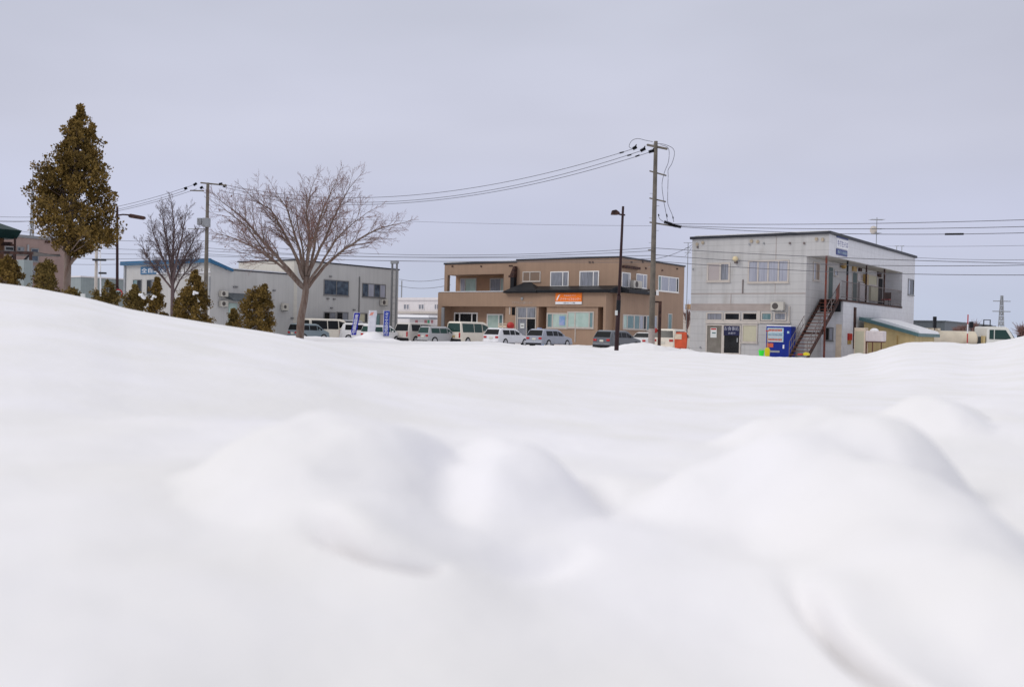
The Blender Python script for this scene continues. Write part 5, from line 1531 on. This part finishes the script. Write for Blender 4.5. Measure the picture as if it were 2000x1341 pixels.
# ---------------------------------------------------------------- bare trees
def bare_tree(name, base, Y, limbs, trunk, label, seed, lens=(1.0,.5,.26), dens=(1,1,1), mtb='bark', mtt='twig', upb=.25, leaves=0):
    rs = random.Random(seed)
    b = at(*base, Y); o = empty(name, (b.x, b.y, 0), 0, label, 'tree', 'leafless trees')
    off = Vector((b.x, b.y, 0))
    tb = MB(); tw = MB(); tips = []
    def rv(s=1): return Vector((rs.gauss(0,s), rs.gauss(0,s), rs.gauss(0,s)))
    def resample(pts, n):
        L_ = [0]
        for i in range(1, len(pts)): L_.append(L_[-1] + (pts[i]-pts[i-1]).length)
        out_ = []
        for k in range(n+1):
            d = L_[-1]*k/n; i = 0
            while i < len(L_)-2 and L_[i+1] < d: i += 1
            t = (d - L_[i])/max(L_[i+1]-L_[i], 1e-6); out_.append(pts[i]+(pts[i+1]-pts[i])*t)
        return out_, L_[-1]
    def branch(start, dr, ln, r, lvl):
        n = 4 if lvl < 3 else 3
        pts = [start]; d = dr.normalized()
        for i in range(n):
            d = (d + rv(.10) + Vector((0,0,upb*.22))).normalized(); pts.append(pts[-1] + d*ln/n)
        rs_ = [r*(1-.75*i/n) for i in range(n+1)]
        (tb if lvl <= 1 else tw).tube(pts, rs_, 5 if lvl <= 1 else 3, cap=False)
        if lvl >= 3: tips.append(pts[-1]); return
        cnt = int({1: 10, 2: 8}[lvl]*dens[lvl])
        for k in range(cnt):
            t = .22 + .78*(k+rs.random())/cnt; i = min(int(t*n), n-1); p = pts[i]+(pts[i+1]-pts[i])*(t*n-i)
            dd = (pts[i+1]-pts[i]).normalized(); sd_ = dd.cross(rv()).normalized()
            branch(p, dd*.80 + sd_*.62, ln*(lens[2]/lens[1])*rs.uniform(.6,1.25)*(1.1-.4*t), max(r*.38, .006), lvl+1)
    for lm_ in limbs:
        pts = [at(x, y, Y + dy) - off for x, y, dy in lm_[0]]
        pts, tot = resample(pts, 12); r0, r1 = lm_[1]
        for i in range(1, 12): pts[i] = pts[i] + rv(.02)*tot*.12
        tb.tube(pts, [r0+(r1-r0)*(i/12) for i in range(13)], 8, cap=True)
        n = int(len(pts)*1.5*dens[0])
        for k in range(n):
            t = lm_[2] + (1-lm_[2])*(k+rs.random())/n; i = min(int(t*12), 11); p = pts[i]+(pts[i+1]-pts[i])*(t*12-i)
            dd = (pts[i+1]-pts[i]).normalized(); sd_ = dd.cross(rv()).normalized()
            branch(p, dd*.85 + sd_*.62 + Vector((0,0,upb*.45)), lens[1]*rs.uniform(.55,1.3)*(1.25-.55*t), max((r0+(r1-r0)*t)*.42, .010), 1)
        branch(pts[-1], pts[-1]-pts[-2], lens[1]*.8, r1, 1)
    pts = [at(x, y, Y) - off for x, y in trunk[0]]; pts[0].z = -.2
    trk, _ = resample(pts, 10)
    tk_ = MB(); tk_.tube(trk, [trunk[1]+(trunk[2]-trunk[1])*i/10 for i in range(11)], 14)
    tk_.build('trunk', M[mtb], o, smooth=True)
    tb.build('limbs', M[mtb], o, smooth=True); tw.build('twigs', M[mtt], o)
    if leaves:
        lf = MB()
        for _ in range(leaves):
            p = rs.choice(tips); a = rv(.03); c = rv(.03)
            lf.add([p, p+a, p+a+c, p+c], [(0,1,2,3)])
        lf.build('dry_leaves', M['leafred'], o)
    return o
bare_tree('bare_tree', (584, 656), 45, [
  ([(596,565,0),(575,540,-.2),(545,505,-.6),(512,470,-1.),(485,435,-1.2),(452,408,-1.5)], (.105,.022), .3),
  ([(588,560,0),(550,520,.3),(508,490,.8),(470,470,1.2),(440,460,1.6)], (.075,.018), .32),
  ([(594,545,0),(580,505,-.3),(558,460,-.5),(530,410,-.9),(500,392,-1.2)], (.095,.018), .3),
  ([(596,545,0),(588,500,.4),(575,455,.8),(560,405,1.2),(545,385,1.5)], (.08,.016), .3),
  ([(598,540,0),(602,500,.0),(604,455,-.2),(598,415,-.4),(606,375,-.3)], (.095,.016), .3),
  ([(600,545,0),(612,495,.5),(618,445,.9),(635,400,1.3),(652,362,1.6)], (.085,.016), .3),
  ([(600,540,0),(618,500,-.5),(640,455,-1.),(658,412,-1.4),(682,368,-1.6)], (.08,.016), .3),
  ([(601,562,0),(625,530,.2),(655,500,.3),(690,475,.3),(730,450,.2),(765,440,.1)], (.085,.02), .35),
  ([(601,555,0),(630,510,-.6),(655,470,-1.2),(685,440,-1.8),(705,425,-2.)], (.065,.015), .3),
  ([(597,540,0),(592,490,1.),(582,440,1.8),(578,405,2.2)], (.065,.015), .3),
  ([(597,540,0),(604,490,-1.),(622,440,-2.),(640,402,-2.4)], (.065,.015), .3),
  ([(590,562,0),(560,530,-.8),(525,500,-1.5),(480,440,-1.8),(440,410,-2.0)], (.065,.015), .3)],
  ([(584,656),(588,620),(596,580),(599,540)], .20, .13), 'large spreading bare tree before the long grey building', 4, lens=(1,1.40,.62), dens=(1.15,.85,.65), upb=.12, leaves=320)
bare_tree('bare_tree', (338, 600), 42, [
  ([(337,560,0),(325,520,-.2),(308,480,-.4),(298,450,-.5)], (.06,.018), .2),
  ([(337,545,0),(330,500,.3),(322,450,.5),(318,420,.6)], (.06,.016), .2),
  ([(337,540,0),(338,490,0),(340,440,-.1),(336,405,-.2)], (.07,.016), .2),
  ([(337,550,0),(346,505,-.3),(356,460,-.6),(362,425,-.7)], (.06,.016), .2),
  ([(337,560,0),(352,520,.3),(370,485,.6),(382,460,.8)], (.05,.016), .2),
  ([(337,565,0),(312,535,.3),(290,505,.5),(282,490,.6)], (.045,.014), .2),
  ([(338,575,0),(352,545,.3),(372,520,.3),(386,500,.2)], (.04,.014), .25)],
  ([(338,605),(337,570),(337,540)], .12, .065), 'smaller dark bare tree before the blue roofed front', 8, lens=(1,.75,.36), dens=(1.2,.75,.75), mtb='bark2', mtt='bark2', upb=.35)
# distant bare bushes at right
for i, (px, py, Y, h_, w_) in enumerate(((1880,650,120,1.2,1.0),(1902,650,125,1.6,1.3),(1996,660,75,1.2,1.2),(1868,650,130,.9,.9),(1342,640,110,2.6,1.0))):
    rs = random.Random(i+50); p = at(px, py, Y); 
    nm = ['scraggy bare bush left of the marker pole','taller bare bush right of the marker pole','dark bare bush at the right frame edge','lowest bare bush over the slate warehouse','bare bush in the gap beside the grey building'][i]
    o = empty('bare_bush', (p.x, p.y, 0), 0, nm, 'bush', 'distant bare bushes'); mb = MB(); z0 = p.z - .3
    st_ = MB(); st_.tube([(0,0,-.1),(0,0,z0+.3)], [.1,.05], 6); st_.build('stem', M['bark2'], o)
    for k in range(60):
        a = rs.uniform(0,6.28); tlt = rs.uniform(0,1.0); L_ = h_*rs.uniform(.5,1)
        d = Vector((math.cos(a)*tlt*w_/h_, math.sin(a)*tlt*w_/h_, 1)); s_ = Vector((0,0,z0+rs.uniform(0,.4*h_))); m_ = s_+d*L_*.5+Vector((rs.gauss(0,.06),0,0))
        mb.tube([s_, m_, s_+d*L_], [.03,.02,.008], 3, cap=False)
        for _ in range(3): mb.tube([m_, m_+Vector((rs.gauss(0,.3),rs.gauss(0,.3),rs.uniform(.1,.5)))], [.015,.006], 3, cap=False)
    mb.build('branches', M['twig'], o)

# low distant tree line on the horizon, right and left of the buildings
rs = np.random.RandomState(77)
tl = MB()
for k in range(2600):
    x = rs.uniform(-420, 420); 
    y = 620 + rs.uniform(-20, 20); hgt = 3.2 + 2.0 * math.sin(x*.05) + 1.5*math.sin(x*.13+1)
    if hgt < 1: continue
    z0 = 0; tl.tube([(x,y,z0),(x+rs.normal()*.8,y,z0+hgt*rs.uniform(.6,1.1))], [.5,.1], 3, cap=False)
o = tl.build('distant_woodland', M['twig']); tag(o, 'thin band of far off bare woodland along the horizon', 'woodland', kind='stuff')
